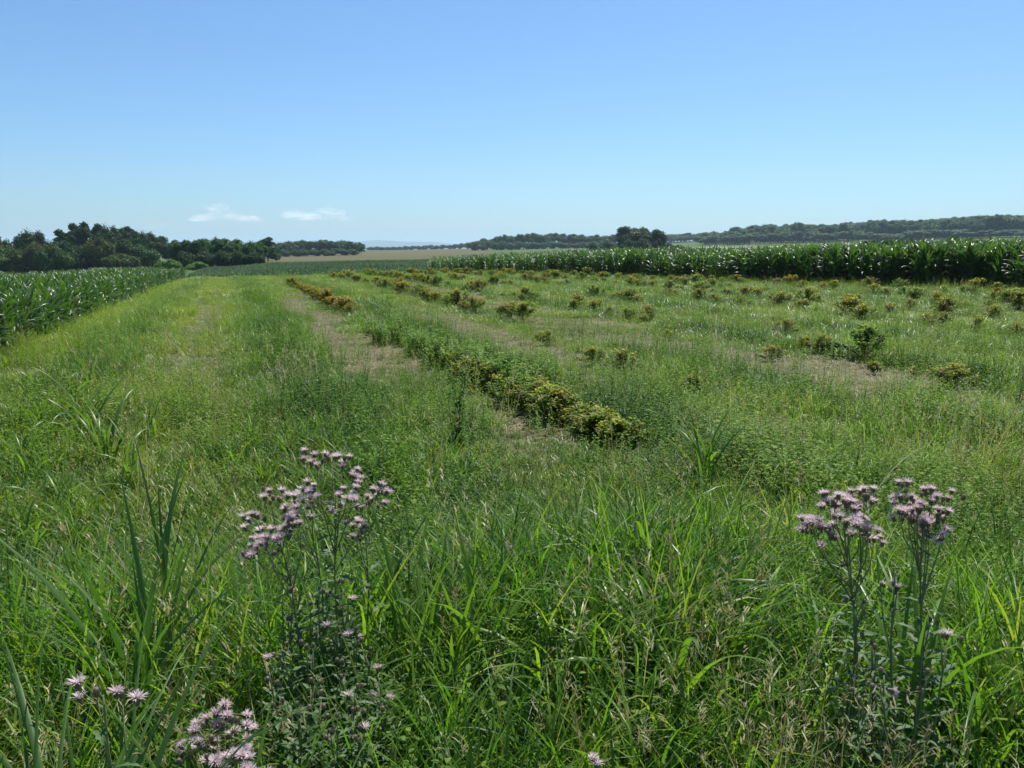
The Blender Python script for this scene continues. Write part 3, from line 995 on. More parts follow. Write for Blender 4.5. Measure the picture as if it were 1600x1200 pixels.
for kind, seeds in (('round', (1, 2, 3, 4)), ('tall', (11, 12, 13)), ('bush', (21, 22, 23, 24))):
    TV[kind] = []
    for s_ in seeds:
        tb, cb = tree_variant(s_, kind)
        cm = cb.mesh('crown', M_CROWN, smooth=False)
        tm = tb.mesh('trunk', M_BARK)
        # whole tree in one mesh for the far woods
        wb = join([tb, cb]); nt_ = len(tb.F)
        wm = new_mesh('whole_tree', wb.V, wb.F, [M_BARK, M_CROWN], wb.T, wb.K, False, [0] * nt_ + [1] * (len(wb.F) - nt_))
        TV[kind].append((tm, cm, wm))

TREES = []
def tree(name, px, ytop, d, wpx, kind, col, label, cat='tree', group=None, parts=True, ybase=None):
    x, y = atdist(px, d)
    H = height_to(px, ytop, d)
    if H < .5: H = .5
    wid = wpx * d / 1274.0
    unit = {'round': .80, 'tall': .46, 'bush': 1.55}[kind]
    sx = wid / unit
    tm, cm, wm = random.choice(TV[kind])
    z = gz(x, y)
    rz = rr(0, 2 * PI)
    if parts:
        o = empty(name, (x, y, z - .03), rz)
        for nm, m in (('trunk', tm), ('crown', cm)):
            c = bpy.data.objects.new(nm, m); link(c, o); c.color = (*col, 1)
    else:
        o = link(bpy.data.objects.new(name, wm)); o.location = (x, y, z - .03); o.rotation_euler = (0, 0, rz); o.color = (*col, 1)
    o.scale = (sx, sx * rr(.9, 1.1), H)
    tag(o, label, cat, group)
    TREES.append(o)
    return o
DK = (.62, .72, .70); GR = (.85, 1.0, .85); OL = (1.45, 1.0, .9); BR = (1.8, .86, 1.0); LT = (2.2, 2.1, 1.3); TEAL = (.60, .82, .80)
random.seed(5)
gl = 'trees of the copse behind the left maize field'
L_back = 'dark green tree in the back of the copse on the left'
for px, yt, wp, k in ((-60, 366, 44, 'round'), (-25, 364, 46, 'round'), (8, 367, 44, 'round'), (74, 371, 40, 'round'), (100, 358, 30, 'tall'), (118, 348, 30, 'tall'), (134, 346, 28, 'tall'),
                      (150, 349, 30, 'tall'), (166, 351, 34, 'round'), (184, 355, 34, 'round'), (204, 353, 30, 'tall'), (224, 361, 34, 'round'), (243, 368, 38, 'round'), (262, 374, 36, 'round'), (282, 377, 36, 'round')):
    tree('broadleaf_tree', px, yt, rr(212, 228), wp, k, jit(DK), L_back, group=gl)
tree('broadleaf_tree', 44, 359, 206, 36, 'round', (.8, .62, .62), 'rounded brownish tree rising alone above the low left end of the copse')
gm = 'bushes along the front of the left copse'
for px, yt, wp in ((-45, 384, 60), (-8, 380, 60), (22, 386, 56), (56, 378, 60), (84, 382, 54), (108, 374, 56), (136, 384, 60), (150, 368, 52), (172, 376, 58), (196, 372, 54), (216, 380, 54), (232, 388, 40), (70, 396, 60), (182, 395, 60), (118, 397, 54), (8, 398, 54)):
    tree('hedge_bush', px, yt, rr(178, 196), wp, 'bush', jit(random.choice((OL, OL, BR, GR, DK))), 'olive-brown bush in the thicket fronting the left copse', 'bush', gm)
for px, yt, wp, dd, lab in ((268, 404, 30, 140, 'pale green low bush at the left of the pair before the hedge'), (306, 408, 34, 128, 'pale green low bush nearest the tip of the left maize field'), (248, 408, 22, 150, 'small pale green shrub half hidden by the left maize')):
    tree('low_bush', px, yt, dd, wp, 'bush', LT, lab, 'bush')
gh = 'trees in the dense hedge left of centre'
for px, yt, wp in ((288, 374, 30), (304, 373, 32), (322, 372, 34), (340, 371, 34), (358, 372, 34), (376, 373, 34), (392, 376, 30), (404, 380, 22)):
    tree('hedge_tree', px, yt, rr(156, 164), wp * 1.15, 'round', jit((.78, .98, .72)), 'dense mid green tree in the hedge left of centre', group=gh)
for px, yt, wp in ((290, 392, 40), (318, 391, 42), (346, 390, 44), (372, 391, 42), (396, 393, 34)):
    tree('hedge_bush', px, yt, 152, wp, 'bush', jit((.55, .66, .62)), 'dark leafy bush along the foot of the hedge left of centre', 'bush', 'bushes at the foot of the hedge left of centre')
tree('field_tree', 418, 370, 232, 27, 'tall', (.75, .92, .72), 'narrow dark tree standing at the right end of the hedge')
tree('low_bush', 431, 386, 240, 18, 'bush', (1.3, 1.5, 1.0), 'light green bush just right of the narrow hedge-end tree', 'bush')
gw = 'trees of the small wood left of the far blue hills'
for px, yt, wp in ((440, 379, 26), (452, 376, 28), (466, 374.5, 28), (480, 375.5, 28), (494, 374, 28), (507, 374, 28), (520, 376, 26), (533, 375, 28), (546, 376.5, 26), (557, 378, 22), (565, 381, 12)):
    tree('broadleaf_tree', px, yt, rr(425, 450), wp, 'round', jit((.85, 1.0, .95)), 'green tree in the small wood beside the stubble field', group=gw, parts=False)
for px in range(446, 566, 15):
    tree('hedge_bush', px, 387 + rr(-1, 2), 421, 26, 'bush', jit((.8, .95, .9)), 'dark bush along the foot of the small wood by the stubble field', 'bush', 'bushes under the small wood', parts=False)
gf = 'low trees on the far horizon line'
for px in np.arange(578, 748, 9.5):
    yt = np.interp(px, [575, 640, 700, 748], [386, 384.5, 382, 377]) + rr(-.8, .8)
    tree('broadleaf_tree', px, yt, rr(930, 980), 17, 'bush', jit((.8, .95, .95)), 'tiny tree in the low line along the central horizon', group=gf, parts=False)
gc = 'trees of the long wood behind the right maize'
for px, yt in ((748, 376), (762, 372), (776, 369), (790, 366), (804, 368), (818, 364.5), (832, 363.5), (846, 366), (860, 364), (874, 363.5), (888, 366), (902, 365), (916, 367), (930, 366), (944, 368), (957, 366), (968, 367), (980, 368)):
    tree('broadleaf_tree', px, yt, rr(590, 620), 25, 'round', jit((.9, 1.05, 1.0)), 'green tree in the long wood left of the dark clump', group=gc, parts=False)
for px in range(745, 985, 13):
    tree('hedge_bush', px, 377 + rr(-2, 2), 583, 28, 'bush', jit((.9, 1.0, .9)), 'bush at the foot of the long wood beyond the right maize', 'bush', 'bushes at the foot of the long wood', parts=False)
for px, yt, wp, lab in ((926, 377, 24, 'lighter green bush left of a darker one before the long wood'), (950, 376, 28, 'rounded dark bush nearest the dark clump before the long wood'), (1046, 379, 22, 'low green bush right beside the dark central clump'), (1062, 382, 18, 'smallest low bush to the right of the dark clump')):
    tree('low_bush', px, yt, 330, wp, 'bush', (.8, 1.1, .7) if 'lighter' in lab else (.55, .72, .6), lab, 'bush')
for px, yt, wp, k, lab in ((990, 353, 56, 'round', 'tallest rounded dark tree in the central clump'), (1004, 356, 46, 'round', 'dark middle tree of the central clump beyond the maize'), (1021, 358, 36, 'round', 'dark right-hand tree of the central clump with a notched top'), (978, 364, 24, 'round', 'small dark tree at the left flank of the central clump')):
    tree('field_tree', px, yt, rr(256, 264), wp, k, (.50, .62, .58), lab)
for px, wp in ((984, 34), (1008, 36), (1028, 24)):
    tree('hedge_bush', px, 372, 253, wp, 'bush', (.45, .56, .55), 'dark bush under the central tree clump', 'bush', 'bushes under the central tree clump')
for px, yt, wp, lab in ((1492, 366, 26, 'yellow-green bush showing above the right maize'), (1516, 368, 22, 'dark bush to the right of the yellow-green one above the maize')):
    tree('low_bush', px, yt, 150, wp, 'bush', (1.7, 1.6, .7) if 'yellow' in lab else (.5, .6, .5), lab, 'bush')
for px in range(1350, 1650, 14):
    tree('low_bush', px + rr(-4, 4), 374 + rr(-3, 3), rr(140, 165), rr(22, 34), 'bush', jit(random.choice(((.8, 1.0, .7), (1.0, 1.2, .7), (.6, .75, .6)))), 'green bush in the hedge just behind the right maize', 'bush', 'bushes of the hedge behind the right maize', parts=False)
# wooded hill on the right: its front row tree by tree, the wood behind as one mass
gr_ = 'trees along the front of the wooded hill'
for px in np.arange(1102, 1640, 17):
    yt = np.interp(px, [1100, 1200, 1400, 1640], [370, 363, 362, 358]) + rr(-3.5, 3)
    tree('broadleaf_tree', px, yt, rr(650, 680), rr(26, 34), 'round', jit(random.choice(((.85, 1.05, .9), (1.0, 1.1, .85), (.7, .9, .9), (1.1, 1.0, .9))), .1), 'green tree in the front row of the wooded hill', group=gr_, parts=False)
def wood(name, n, px0, px1, d0, d1, prof, label, tw=26):
    P, Sc, tn = [], [], []
    for _ in range(n):
        px = rr(px0, px1); d = rr(d0, d1); x, y = atdist(px, d)
        Hm = height_to(px, prof(px) + rr(-1, 5), d)
        H = min(max(9, Hm), 17) if Hm > 9 else rr(8, 10)
        H *= rr(.80, 1.12); wd = rr(11, 16)
        P.append((x, y, gz(x, y))); Sc.append((wd / .8, wd / .8, H)); tn.append(random.random())
    o = scatter(name, S_WOOD, np.array(P), np.array(Sc), np.array(tn), tilt=.0)
    o.color = (.85, 1.0, .92, 1)
    return tag(o, label, 'forest', kind='stuff')
S_WOOD = sources('wood_tree', [t[2] for t in TV['round']])
def prof(px): return float(np.interp(px, [1040, 1070, 1100, 1150, 1200, 1240, 1280, 1330, 1380, 1430, 1480, 1530, 1600, 1800], [373, 370, 366, 357, 353, 350, 353, 348, 345, 346, 342, 338, 337, 335]))
random.seed(9)
wood('forest', 900, 1100, 1760, 690, 1000, prof, 'wooded hill of broadleaf trees closing the view on the right')
wood('forest', 90, 1036, 1110, 900, 1050, lambda p: 371, 'low distant wood between the dark clump and the wooded hill')
wood('forest', 70, -420, -60, 210, 260, lambda p: 372, 'copse going on to the left behind the maize')

# ------------------------------------------------------------------ yellowing berry bushes in rows
def berry_bush(seed):
    g = random.Random(seed); b = Buf(); tw = Buf()
    tips = []
    for q in range(22):
        a = g.uniform(0, 2 * PI); ln = g.uniform(.05, 1.15)
        L = g.uniform(.34, .44); h = Vector((math.cos(a) * math.sin(ln), math.sin(a) * math.sin(ln), math.cos(ln))) * L
        mid = h * .5 + Vector((g.uniform(-.03, .03), g.uniform(-.03, .03), .03))
        tube(tw, [(0, 0, 0), tuple(mid), tuple(h)], [.005, .004, .0015], 4)
        for i in range(48):
            t = g.uniform(.15, 1.08) ** .6
            p = (mid * (t * 2) if t < .5 else mid + (h - mid) * ((t - .5) * 2))
            th = g.uniform(0, 2 * PI)
            off = Vector((math.cos(th), math.sin(th), g.uniform(-.2, .9)))
            hgt = (p.z) / .46
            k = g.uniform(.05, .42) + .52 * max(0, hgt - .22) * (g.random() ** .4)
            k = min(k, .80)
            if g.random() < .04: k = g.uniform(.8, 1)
            leaf(b, p + off * .02, off, g.uniform(.040, .066), g.uniform(.026, .042), .35, min(1, k))
    return b, tw
BB = []
for i in range(6):
    b, tw = berry_bush(40 + i)
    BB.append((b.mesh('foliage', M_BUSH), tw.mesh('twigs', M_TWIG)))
def put_bush(x, y, s, col, label, group=None):
    f, t = BB[int(rng.integers(0, len(BB)))]
    o = empty('berry_bush', (x, y, gz(x, y) - .01), float(rng.random() * 6.28), 1)
    o.scale = (s, s, s * float(rng.uniform(.85, 1.1)))
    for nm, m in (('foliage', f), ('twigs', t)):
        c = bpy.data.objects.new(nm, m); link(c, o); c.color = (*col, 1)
    tag(o, label, 'bush', group)
named = [b for b in BUSHES if b[5] != 'small bushes of the planted rows']
rest = sorted((b for b in BUSHES if b[5] == 'small bushes of the planted rows'), key=lambda b: math.hypot(b[0], b[1]) / b[2])
for a in named + rest[:298 - len(named)]: put_bush(*a)
rest = rest[298 - len(named):]
if rest:
    S_BUSH = sources('berry_bush_source', [b[0] for b in BB])
    o = scatter('berry_bushes_far_rows', S_BUSH, np.array([(b[0], b[1], gz(b[0], b[1])) for b in rest]), np.array([b[2] for b in rest]), np.full(len(rest), .5), tilt=.03)
    o.color = (1.25, 1.12, .85, 1)
    tag(o, 'yellowing bushes of the farthest planted rows before the right maize', 'bushes', kind='stuff')
print('bushes far', len(rest))
print('bushes', n_b)

# lime green leafy weeds in the near row (a bright mass in the photograph)
def weed_mesh(seed, H=.6, n=7, lw=.028, ll=.10):
    g = random.Random(seed); st = Buf(); lf = Buf()
    for q in range(n):
        a = g.uniform(0, 2 * PI); ln = g.uniform(0, .32); h = H * g.uniform(.6, 1)
        top = Vector((math.cos(a) * math.sin(ln), math.sin(a) * math.sin(ln), math.cos(ln))) * h
        bx = Vector((g.uniform(-.05, .05), g.uniform(-.05, .05), 0))
        tube(st, [tuple(bx), tuple(bx + top * .5), tuple(bx + top)], [.004, .003, .0015], 4)
        for i in range(int(20 * h / .5)):
            t = g.uniform(.1, 1); th = i * 2.4
            leaf(lf, bx + top * t, (math.cos(th), math.sin(th), g.uniform(.2, 1)), ll * g.uniform(.6, 1.2) * (1.15 - .5 * t), lw * g.uniform(.7, 1.2), .7)
    return st, lf
M_LIME = foliage_mat('weed_leaf', [(0, (.060, .125, .016)), (.5, (.12, .22, .024)), (1, (.22, .32, .045))], 3.0, .6, .5)
WD = []
for i in range(6):
    st, lf = weed_mesh(300 + i); WD.append((st.mesh('stems', M_STEM), lf.mesh('leaves', M_LIME)))
def put_weed(x, y, s, col, label, group=None, name='leafy_weed', sz=1.0):
    st, lf = random.choice(WD)
    o = empty(name, (x, y, gz(x, y) - .01), rr(0, 6.28)); o.scale = (s * sz, s * sz, s)
    for nm, m in (('stems', st), ('leaves', lf)):
        c = bpy.data.objects.new(nm, m); link(c, o); c.color = (*col, 1)
    tag(o, label, 'weed', group)
for q in range(85):
    t = random.random() ** 1.2; px = 590 + 230 * t + rr(-22, 26); py = 526 + 98 * t + rr(-12, 12)
    x, y = onground(px, py); put_weed(x, y, rr(.5, .85), jit((1.5, 1.5, 1.0)), sz=1.4, label='bright lime green weed in the patch midway along the near row', group='lime green weeds in the near row')
for px, py, s_, col, lab in ((716, 700, 1.25, (.55, .75, .55), 'tall dark weed with narrow upright stems left of the near bushes'), (955, 640, .75, (.6, .8, .6), 'upright green weed beside the lowest dark bush'),
                             (405, 530, .9, (.7, .95, .9), 'pale upright weed on the dark grass row left of centre'), (1590, 640, 1.0, (.8, 1.0, .8), 'large green weed at the right edge of the plot'),
                             (1560, 620, .9, (.8, 1.05, .8), 'leafy green weed just left of the one at the right edge'), (500, 640, 1.0, (.5, .75, .55), 'dark leafy weed beside the tall thistle in the old row')):
    x, y = onground(px, py); put_weed(x, y, s_, col, lab, sz=.7)

# ------------------------------------------------------------------ thistles
def floret_head(seed, faded=False):
    g = random.Random(seed); inv = Buf(); fl = Buf()
    # involucre: small urn covered with scales
    prof_ = [(.0, .0025), (.003, .0042), (.008, .0050), (.013, .0044), (.016, .0038)]
    tube(inv, [(0, 0, z) for z, r in prof_], [r for z, r in prof_], 8)
    for q in range(26):
        th = q * 2.4; z = .002 + .012 * q / 26
        leaf(inv, (.0045 * math.cos(th), .0045 * math.sin(th), z), (math.cos(th) * .5, math.sin(th) * .5, 1), .006, .003, .0, None, 3)
    for q in range(52):
        th = q * 2.4 + g.uniform(-.4, .4); ln = (q / 52) ** .5 * 1.5
        blade(fl, (.0035 * math.cos(th) * ln, .0035 * math.sin(th) * ln, .014), th, g.uniform(.010, .0185), .0019, ln * .75 + g.uniform(-.1, .2), g.uniform(.1, .7), 3, g.random(), wbase=1)
    return inv, fl
HD = []
for i in range(4):
    inv, fl = floret_head(500 + i)
    HD.append((inv.mesh('involucre', M_INVOL), fl.mesh('florets', M_FLORET if i < 3 else M_PAPPUS)))
def thistle_leaf_mesh(seed):
    random.seed(seed); b = Buf(); leaf(b, (0, 0, 0), (1, 0, .55), .115, .024, .8, random.random(), 7, .3, lobes=True)
    return b.mesh('leaf', M_TLEAF)
TL = [thistle_leaf_mesh(600 + i) for i in range(5)]
def thistle(x, y, H, lean, spread, heads, label, loose=6, nleaf=34, group=None, hs=1.0, lsc=1.0, seed=0, open_=.8, extra=2):
    """lean: (dx, dy) of the top; heads: number of flower heads in the flat-topped spray"""
    g = random.Random(seed)
    o = empty('thistle', (x, y, gz(x, y) - .01))
    st = Buf()
    L_ = Vector((lean[0], lean[1], 0))
    def axis(t): return L_ * (t ** 1.6) + Vector((.012 * math.sin(t * 7 + seed), .012 * math.cos(t * 6 + seed), H * t))
    tube(st, [tuple(axis(t)) for t in np.linspace(0, .92, 9)], list(np.linspace(.0048, .0018, 9)), 6)
    tips = []
    nbr = max(2, heads // loose)
    for q in range(nbr):
        t0 = g.uniform(.60, .90); p0 = axis(t0); th = q * 2.4 + seed
        rad = spread * math.sqrt((q + .6) / nbr)
        tip = axis(.92) + Vector((math.cos(th) * rad, math.sin(th) * rad, g.uniform(-.10, .07) * H - rad * .25 + .02))
        mid = p0 * .45 + tip * .55 + Vector((math.cos(th), math.sin(th), 0)) * (rad * .18)
        tube(st, [tuple(p0), tuple(mid), tuple(tip)], [.0026, .0020, .0013], 4)
        m = heads // nbr + (1 if q < heads % nbr else 0)
        for i in range(m):
            a = g.uniform(0, 2 * PI); r = g.uniform(.010, .040) if i else 0
            e = tip + Vector((math.cos(a) * r, math.sin(a) * r, g.uniform(-.022, .020)))
            if i: tube(st, [tuple(tip - (tip - mid) * .2), tuple(e)], [.0012, .0009], 4)
            tips.append((e, (e - mid).normalized()))
    s_o = bpy.data.objects.new('stem', st.mesh('stem', M_TSTEM)); link(s_o, o)
    for e, dr in tips:
        inv, fl = HD[g.choice((0, 1, 2, 0, 1, 2, 3))]
        dr = (dr + Vector((0, 0, .9))).normalized()
        hO = bpy.data.objects.new('flower_head', inv); link(hO, o)
        hO.location = e; hO.rotation_mode = 'QUATERNION'; hO.rotation_quaternion = dr.to_track_quat('Z', 'Y')
        k = hs * g.uniform(.85, 1.15); hO.scale = (k, k, k)
        if g.random() < open_:
            f_ = bpy.data.objects.new('florets', fl); link(f_, hO)
    for q in range(nleaf):
        t = .06 + .80 * (q + g.random()) / nleaf; th = q * 2.4 + g.uniform(-.3, .3)
        l = bpy.data.objects.new('leaf', g.choice(TL)); link(l, o)
        l.location = axis(t); l.rotation_euler = (g.uniform(-.2, .2), g.uniform(-.5, .35), th)
        k = lsc * (1.15 - .75 * t) * g.uniform(.75, 1.15); l.scale = (k, k, k)
    if label: tag(o, label, 'thistle', group)
    return o
def at(px, py, d):
    """world point at ground distance d on the line of sight of a pixel"""
    r = ray(px, py); t = d / math.hypot(r[0], r[1])
    return r[0] * t, r[1] * t, EYE + r[2] * t
def thistle_at(px, py, d, bx, **kw):
    """top of the spray shows at px, py; the foot stands bx pixels to the right of it"""
    X_, Y_, Z_ = at(px, py, d)
    fx, fy = X_ + bx * d / 1274.0, Y_ - .02
    thistle(fx, fy, (Z_ - gz(fx, fy)) / .95, (X_ - fx, Y_ - fy), **kw)
thistle_at(515, 735, 2.55, 15, spread=.15, heads=50, loose=4, label='tallest thistle with loose lilac flowers left of centre', seed=1, hs=1.02, nleaf=40)
thistle_at(410, 800, 2.45, 80, spread=.095, heads=60, label='thistle leaning left with a dense pale lilac flower spray', seed=2, hs=1.02, nleaf=38)
thistle_at(470, 775, 2.6, 40, spread=.09, heads=26, loose=4, label='thistle between the leaning one and the tallest one', seed=3, hs=1.0, nleaf=36)
thistle_at(578, 790, 2.6, -20, spread=.06, heads=20, label='slender thistle with few flowers right of the tallest one', seed=4, hs=.95, nleaf=32)
thistle_at(1318, 795, 2.5, 40, spread=.11, heads=96, label='right-hand thistle with the broadest dense pink spray', seed=5, hs=1.02, nleaf=38)
thistle_at(1445, 790, 2.55, 12, spread=.085, heads=80, label='rightmost thistle with a rounded dusky pink spray', seed=6, hs=1.02, nleaf=38)
thistle_at(1395, 880, 2.4, 20, spread=.04, heads=5, label='short thistle with few heads between the two pink ones', seed=7, hs=.9, nleaf=30)
thistle_at(325, 1150, 1.75, 20, spread=.06, heads=44, label='low thistle with pale pink flowers at the bottom left', seed=8, hs=.9, nleaf=24)
thistle_at(372, 1165, 1.70, 12, spread=.035, heads=16, label='low thistle with lilac flowers right of the pale pink one', seed=9, hs=.9, nleaf=20)
thistle_at(418, 1188, 1.65, 6, spread=.014, heads=3, label='very low thistle with three lilac heads at the bottom edge', seed=10, hs=.95, nleaf=14, open_=1)
thistle_at(172, 1050, 1.5, 10, spread=.035, heads=6, label='thin thistle with few mauve flowers near the left corner', seed=11, hs=1.0, nleaf=24)
thistle_at(932, 1192, 1.75, 4, spread=.01, heads=2, label='single mauve thistle flower at the bottom edge right of centre', seed=12, hs=.9, nleaf=14)
# leafy stems without open flowers, dark beneath the sprays
gd = 'flowerless leafy thistle stems below the left flowers'
for i, (px, py, d_) in enumerate(((455, 950, 2.4), (500, 900, 2.45), (540, 930, 2.4), (480, 1010, 2.25), (530, 1040, 2.2), (575, 1010, 2.3), (430, 1050, 2.15), (505, 1090, 2.05), (555, 1100, 2.0), (600, 1090, 2.1), (465, 1110, 1.95), (520, 970, 2.38), (445, 990, 2.3), (560, 985, 2.35), (490, 1060, 2.12), (545, 1070, 2.1), (585, 1050, 2.2), (450, 1080, 2.05), (525, 1120, 1.95), (570, 1130, 1.95))):
    thistle_at(px, py, d_, rr(-15, 15), spread=.02, heads=3, label='dark leafy thistle stem in bud below the left flowers', seed=30 + i, nleaf=44, group=gd, lsc=1.0, open_=.12)
gd2 = 'flowerless leafy thistle stems below the right flowers'
for i, (px, py, d_) in enumerate(((1340, 940, 2.4), (1365, 990, 2.3), (1385, 1040, 2.2), (1450, 950, 2.4), (1475, 1010, 2.25), (1440, 1060, 2.15), (1350, 1080, 2.1))):
    thistle_at(px, py, d_, rr(-15, 15), spread=.02, heads=3, label='dark leafy thistle stem in bud below the right flowers', seed=60 + i, nleaf=30, group=gd2, lsc=1.0, open_=.1)

# ------------------------------------------------------------------ big grass tufts that stand out singly
def bigblade(name, px, py, d, n, L, W, label, group=None, bend=(.8, 2.0), lean=(.03, .35), azs_=None, mat=None, seed=0):
    X_, Y_, Z_ = at(px, py, d); g = random.Random(seed)
    o = empty(name, (X_, Y_, gz(X_, Y_) - .01))
    for q in range(n):
        random.seed(seed * 100 + q)
        b = Buf(); r = .07 * math.sqrt(g.random()); a = g.uniform(0, 2 * PI)
        az_ = g.uniform(0, 2 * PI) if azs_ is None else g.choice(azs_) + g.uniform(-.4, .4)
        blade(b, (r * math.cos(a), r * math.sin(a), 0), az_, L * g.uniform(.65, 1.1), 1.35 * W * g.uniform(.7, 1.2), g.uniform(*lean), g.uniform(*bend), 9, fold=.18, twist=g.uniform(-.8, .8))
        c = bpy.data.objects.new('blade', b.mesh('blade', mat or M_BIG)); link(c, o)
    tag(o, label, 'dead stalk' if name == 'dead_stalk' else 'grass tuft', group)
M_BIG = simple_leaf('broad_grass_blade', (.055, .135, .018), (.160, .270, .035), .36, .50)
M_BIGD = simple_leaf('dark_grass_blade', (.038, .100, .018), (.085, .175, .032), .5, .46)
M_BLEACH = simple_leaf('bleached_blade', (.34, .36, .22), (.55, .56, .40), .5, .3, (1, 1, .85))
bigblade('grass_tuft', 700, 1080, 2.5, 26, .80, .013, 'dense upright bright grass tuft right of the left thistles', seed=1, bend=(.2, 1.1))
bigblade('grass_tuft', 640, 1080, 2.6, 20, .85, .012, 'upright grass tuft touching the left thistles', seed=2, bend=(.2, .9))
bigblade('grass_tuft', 760, 1050, 2.7, 20, .80, .012, 'upright grass tuft nearest the middle of the foreground', seed=3, bend=(.3, 1.2))
bigblade('grass_tuft', 980, 1060, 2.7, 24, .85, .015, 'tuft of broad arching blades right of the middle', seed=4, bend=(1.2, 2.4))
bigblade('grass_tuft', 1040, 1080, 2.5, 16, .80, .018, 'tuft with a long pale blade drooping to the right', seed=5, bend=(1.0, 2.4))
bigblade('grass_tuft', 880, 1090, 2.4, 18, .70, .012, 'tuft of thin arching blades in the middle foreground', seed=6, bend=(1.2, 2.5))
bigblade('grass_tuft', 1130, 1070, 2.7, 20, .85, .014, 'broad-bladed tuft left of the right thistles', seed=7, bend=(.8, 2.0))
bigblade('grass_tuft', 1010, 960, 3.5, 22, .75, .014, 'farther arching tuft behind the broad-bladed one', seed=8, bend=(1.0, 2.2))
bigblade('grass_tuft', 215, 1090, 2.6, 20, .95, .016, 'dark tuft of long straight blades at the left', seed=9, bend=(.2, 1.3), mat=M_BIGD)
bigblade('grass_tuft', 255, 1020, 3.1, 16, .90, .015, 'dark long-bladed tuft behind the low pink thistle', seed=10, bend=(.2, 1.0), mat=M_BIGD)
bigblade('grass_tuft', 45, 1190, 1.6, 30, .98, .0105, 'large dark broad tuft in the bottom left corner', seed=11, bend=(.3, 1.6), mat=M_BIGD)
bigblade('grass_tuft', 115, 1190, 1.75, 24, .92, .0095, 'dark broad-bladed tuft right of the corner tuft', seed=12, bend=(.3, 1.5), mat=M_BIGD)
bigblade('grass_tuft', 1415, 1120, 2.5, 14, .85, .014, 'light grass tuft between the two right thistles', seed=13, bend=(.6, 2.0))
bigblade('grass_tuft', 1530, 1100, 2.6, 14, .85, .012, 'arching tuft at the right of the rightmost thistle', seed=14, bend=(.9, 2.2))
bigblade('grass_tuft', 300, 1190, 1.65, 8, .85, .012, 'low tuft with a long pale blade at the bottom left', seed=15, bend=(.6, 1.4))
bigblade('grass_tuft', 170, 745, 6.5, 16, .70, .020, 'pale broad-bladed tuft in the meadow at the far left', seed=16, bend=(.8, 2.2))
bigblade('grass_tuft', 130, 700, 7.5, 12, .75, .022, 'pale tuft behind another at the far left of the meadow', seed=17, bend=(.8, 2.2))
bigblade('grass_tuft', 560, 960, 2.9, 16, .80, .012, 'light grass tuft behind the tallest left thistle', seed=18, bend=(.4, 1.6))
bigblade('grass_tuft', 1100, 780, 5.2, 18, .75, .014, 'bright tuft in the right meadow behind the arching ones', seed=19, bend=(.6, 1.8))
for i, (px, py) in enumerate(((60, 640), (110, 620), (40, 720), (150, 680), (95, 780), (200, 720), (60, 580), (140, 575), (180, 610), (30, 840), (230, 650), (20, 690))):
    x_, y_ = onground(px, py + 40)
    bigblade('grass_tuft', px, py, math.hypot(x_, y_), 9, rr(.45, .7), .013, 'pale broad-bladed grass tuft in the rank margin along the left maize', seed=80 + i, bend=(.8, 2.3), group='pale grass tufts along the left maize')
for i, (px, py, d_, lab) in enumerate(((1362, 800, 4.6, 'bleached dead stalk rising above the right thistles'), (738, 650, 9.3, 'pale bleached grass stalk left of the near bushes'), (905, 575, 10.8, 'pale stalk touching the round yellow-topped bush'), (955, 590, 10.6, 'pale stalk between the two yellow bushes'), (625, 620, 9.6, 'bleached curved stalk on the pale strip left of the near row'), (1115, 650, 8.6, 'bleached leaning stalk below the bare soil strip'))):
    bigblade('dead_stalk', px, py, d_, 3, .45 if i else .66, .008, lab, seed=40 + i, bend=(.3, 1.4), lean=(.02, .25), mat=M_BLEACH)

# ------------------------------------------------------------------ clouds far off over the horizon
def cloud_mat():
    s = NT('cloud_vapour')
    tc = s.n('ShaderNodeTexCoord').outputs['Object']
    nz = s.noise(.004, 5, .6, tc)
    d = s.n('ShaderNodeBsdfDiffuse'); d.inputs['Color'].default_value = (1, 1, 1, 1)
    t = s.n('ShaderNodeBsdfTranslucent'); t.inputs['Color'].default_value = (1, 1, 1, 1)
    m1 = s.n('ShaderNodeMixShader'); m1.inputs[0].default_value = .85; s.l(d.outputs[0], m1.inputs[1]); s.l(t.outputs[0], m1.inputs[2])
    tr = s.n('ShaderNodeBsdfTransparent'); m2 = s.n('ShaderNodeMixShader')
    s.l(s.math('MULTIPLY', s.math('SUBTRACT', nz, .30), .30, True), m2.inputs[0]); s.l(tr.outputs[0], m2.inputs[1]); s.l(m1.outputs[0], m2.inputs[2])
    s.l(m2.outputs[0], s.out.inputs['Surface'])
    return s.m
M_CLOUD = cloud_mat()
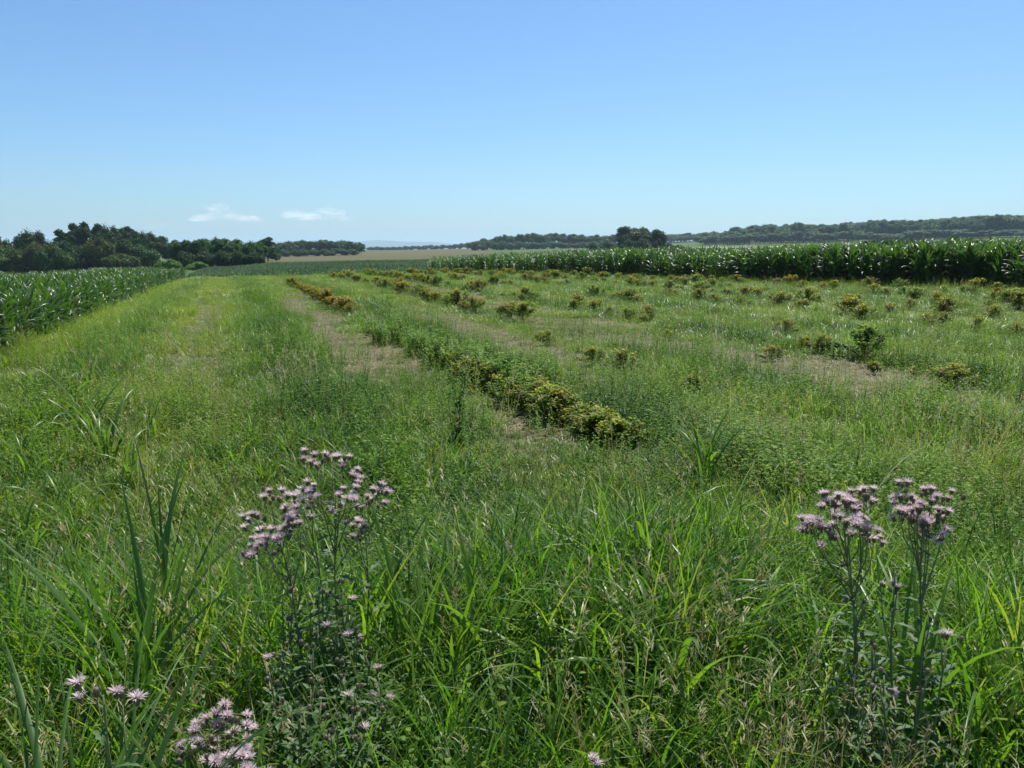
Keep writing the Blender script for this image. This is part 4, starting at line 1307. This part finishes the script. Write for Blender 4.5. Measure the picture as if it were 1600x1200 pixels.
def cloud(px, py, wpx, hpx, d, n, label, seed):
    """heaps of vapour puffs on a level base"""
    X_, Y_, Z_ = at(px, py, d); g = random.Random(seed); b = Buf()
    w2 = wpx * d / 1274 / 2; h = hpx * d / 1274
    for q in range(n):
        u_ = g.uniform(-1, 1); top = (1 - u_ * u_) * (.55 + .45 * math.cos(u_ * 5 + seed)) * h
        r = (g.uniform(.06, .24)) * h * 1.6; zc = g.uniform(0, max(.1, top))
        cx, cyy = u_ * w2, g.uniform(-.35, .35) * w2; n0 = len(b.V); ns, nr = 12, 8
        for j in range(nr + 1):
            th = PI * j / nr
            for i in range(ns):
                ph = 2 * PI * i / ns; rq = r * (1 + .2 * g.uniform(-1, 1) * math.sin(th))
                b.V.append((cx + 2.2 * rq * math.sin(th) * math.cos(ph), cyy + 2 * rq * math.sin(th) * math.sin(ph), zc + .62 * rq * math.cos(th))); b.T.append(0); b.K.append(0)
        for j in range(nr):
            for i in range(ns):
                a_ = n0 + j * ns + i; c_ = n0 + j * ns + (i + 1) % ns
                b.F.append((a_, c_, c_ + ns, a_ + ns))
    o = link(bpy.data.objects.new('cloud', b.mesh('cloud', M_CLOUD)))
    o.location = (X_, Y_, Z_); o.rotation_euler = (0, 0, -math.atan2(X_, Y_))
    tag(o, label, 'cloud')
cloud(352, 343, 92, 22, 26000, 40, 'flat white cloud at the left of the pair over the horizon', 1)
cloud(495, 341, 94, 24, 26000, 32, 'white cloud with a small peak at the right of the pair', 4)
cloud(255, 358, 90, 8, 27000, 12, 'faint thin cloud low over the left copse', 7)

# ------------------------------------------------------------------ the air
HB = 12600.0
V = [(sx * HB, sy * HB, z) for sx in (-1, 1) for sy in (-1, 1) for z in (-5.8, 130)]
Fc = [(0, 1, 3, 2), (4, 6, 7, 5), (0, 4, 5, 1), (2, 3, 7, 6), (0, 2, 6, 4), (1, 5, 7, 3)]
s = NT('haze_air')
p = s.n('ShaderNodeVolumePrincipled'); p.inputs['Color'].default_value = (.60, .79, 1.0, 1); p.inputs['Density'].default_value = .00015
p.inputs['Anisotropy'].default_value = .2
s.l(p.outputs[0], s.out.inputs['Volume'])
o = link(bpy.data.objects.new('haze', new_mesh('haze', V, Fc, s.m, smooth=False)))
tag(o, 'pale blue haze lying over the fields to the hills', 'haze', kind='stuff')
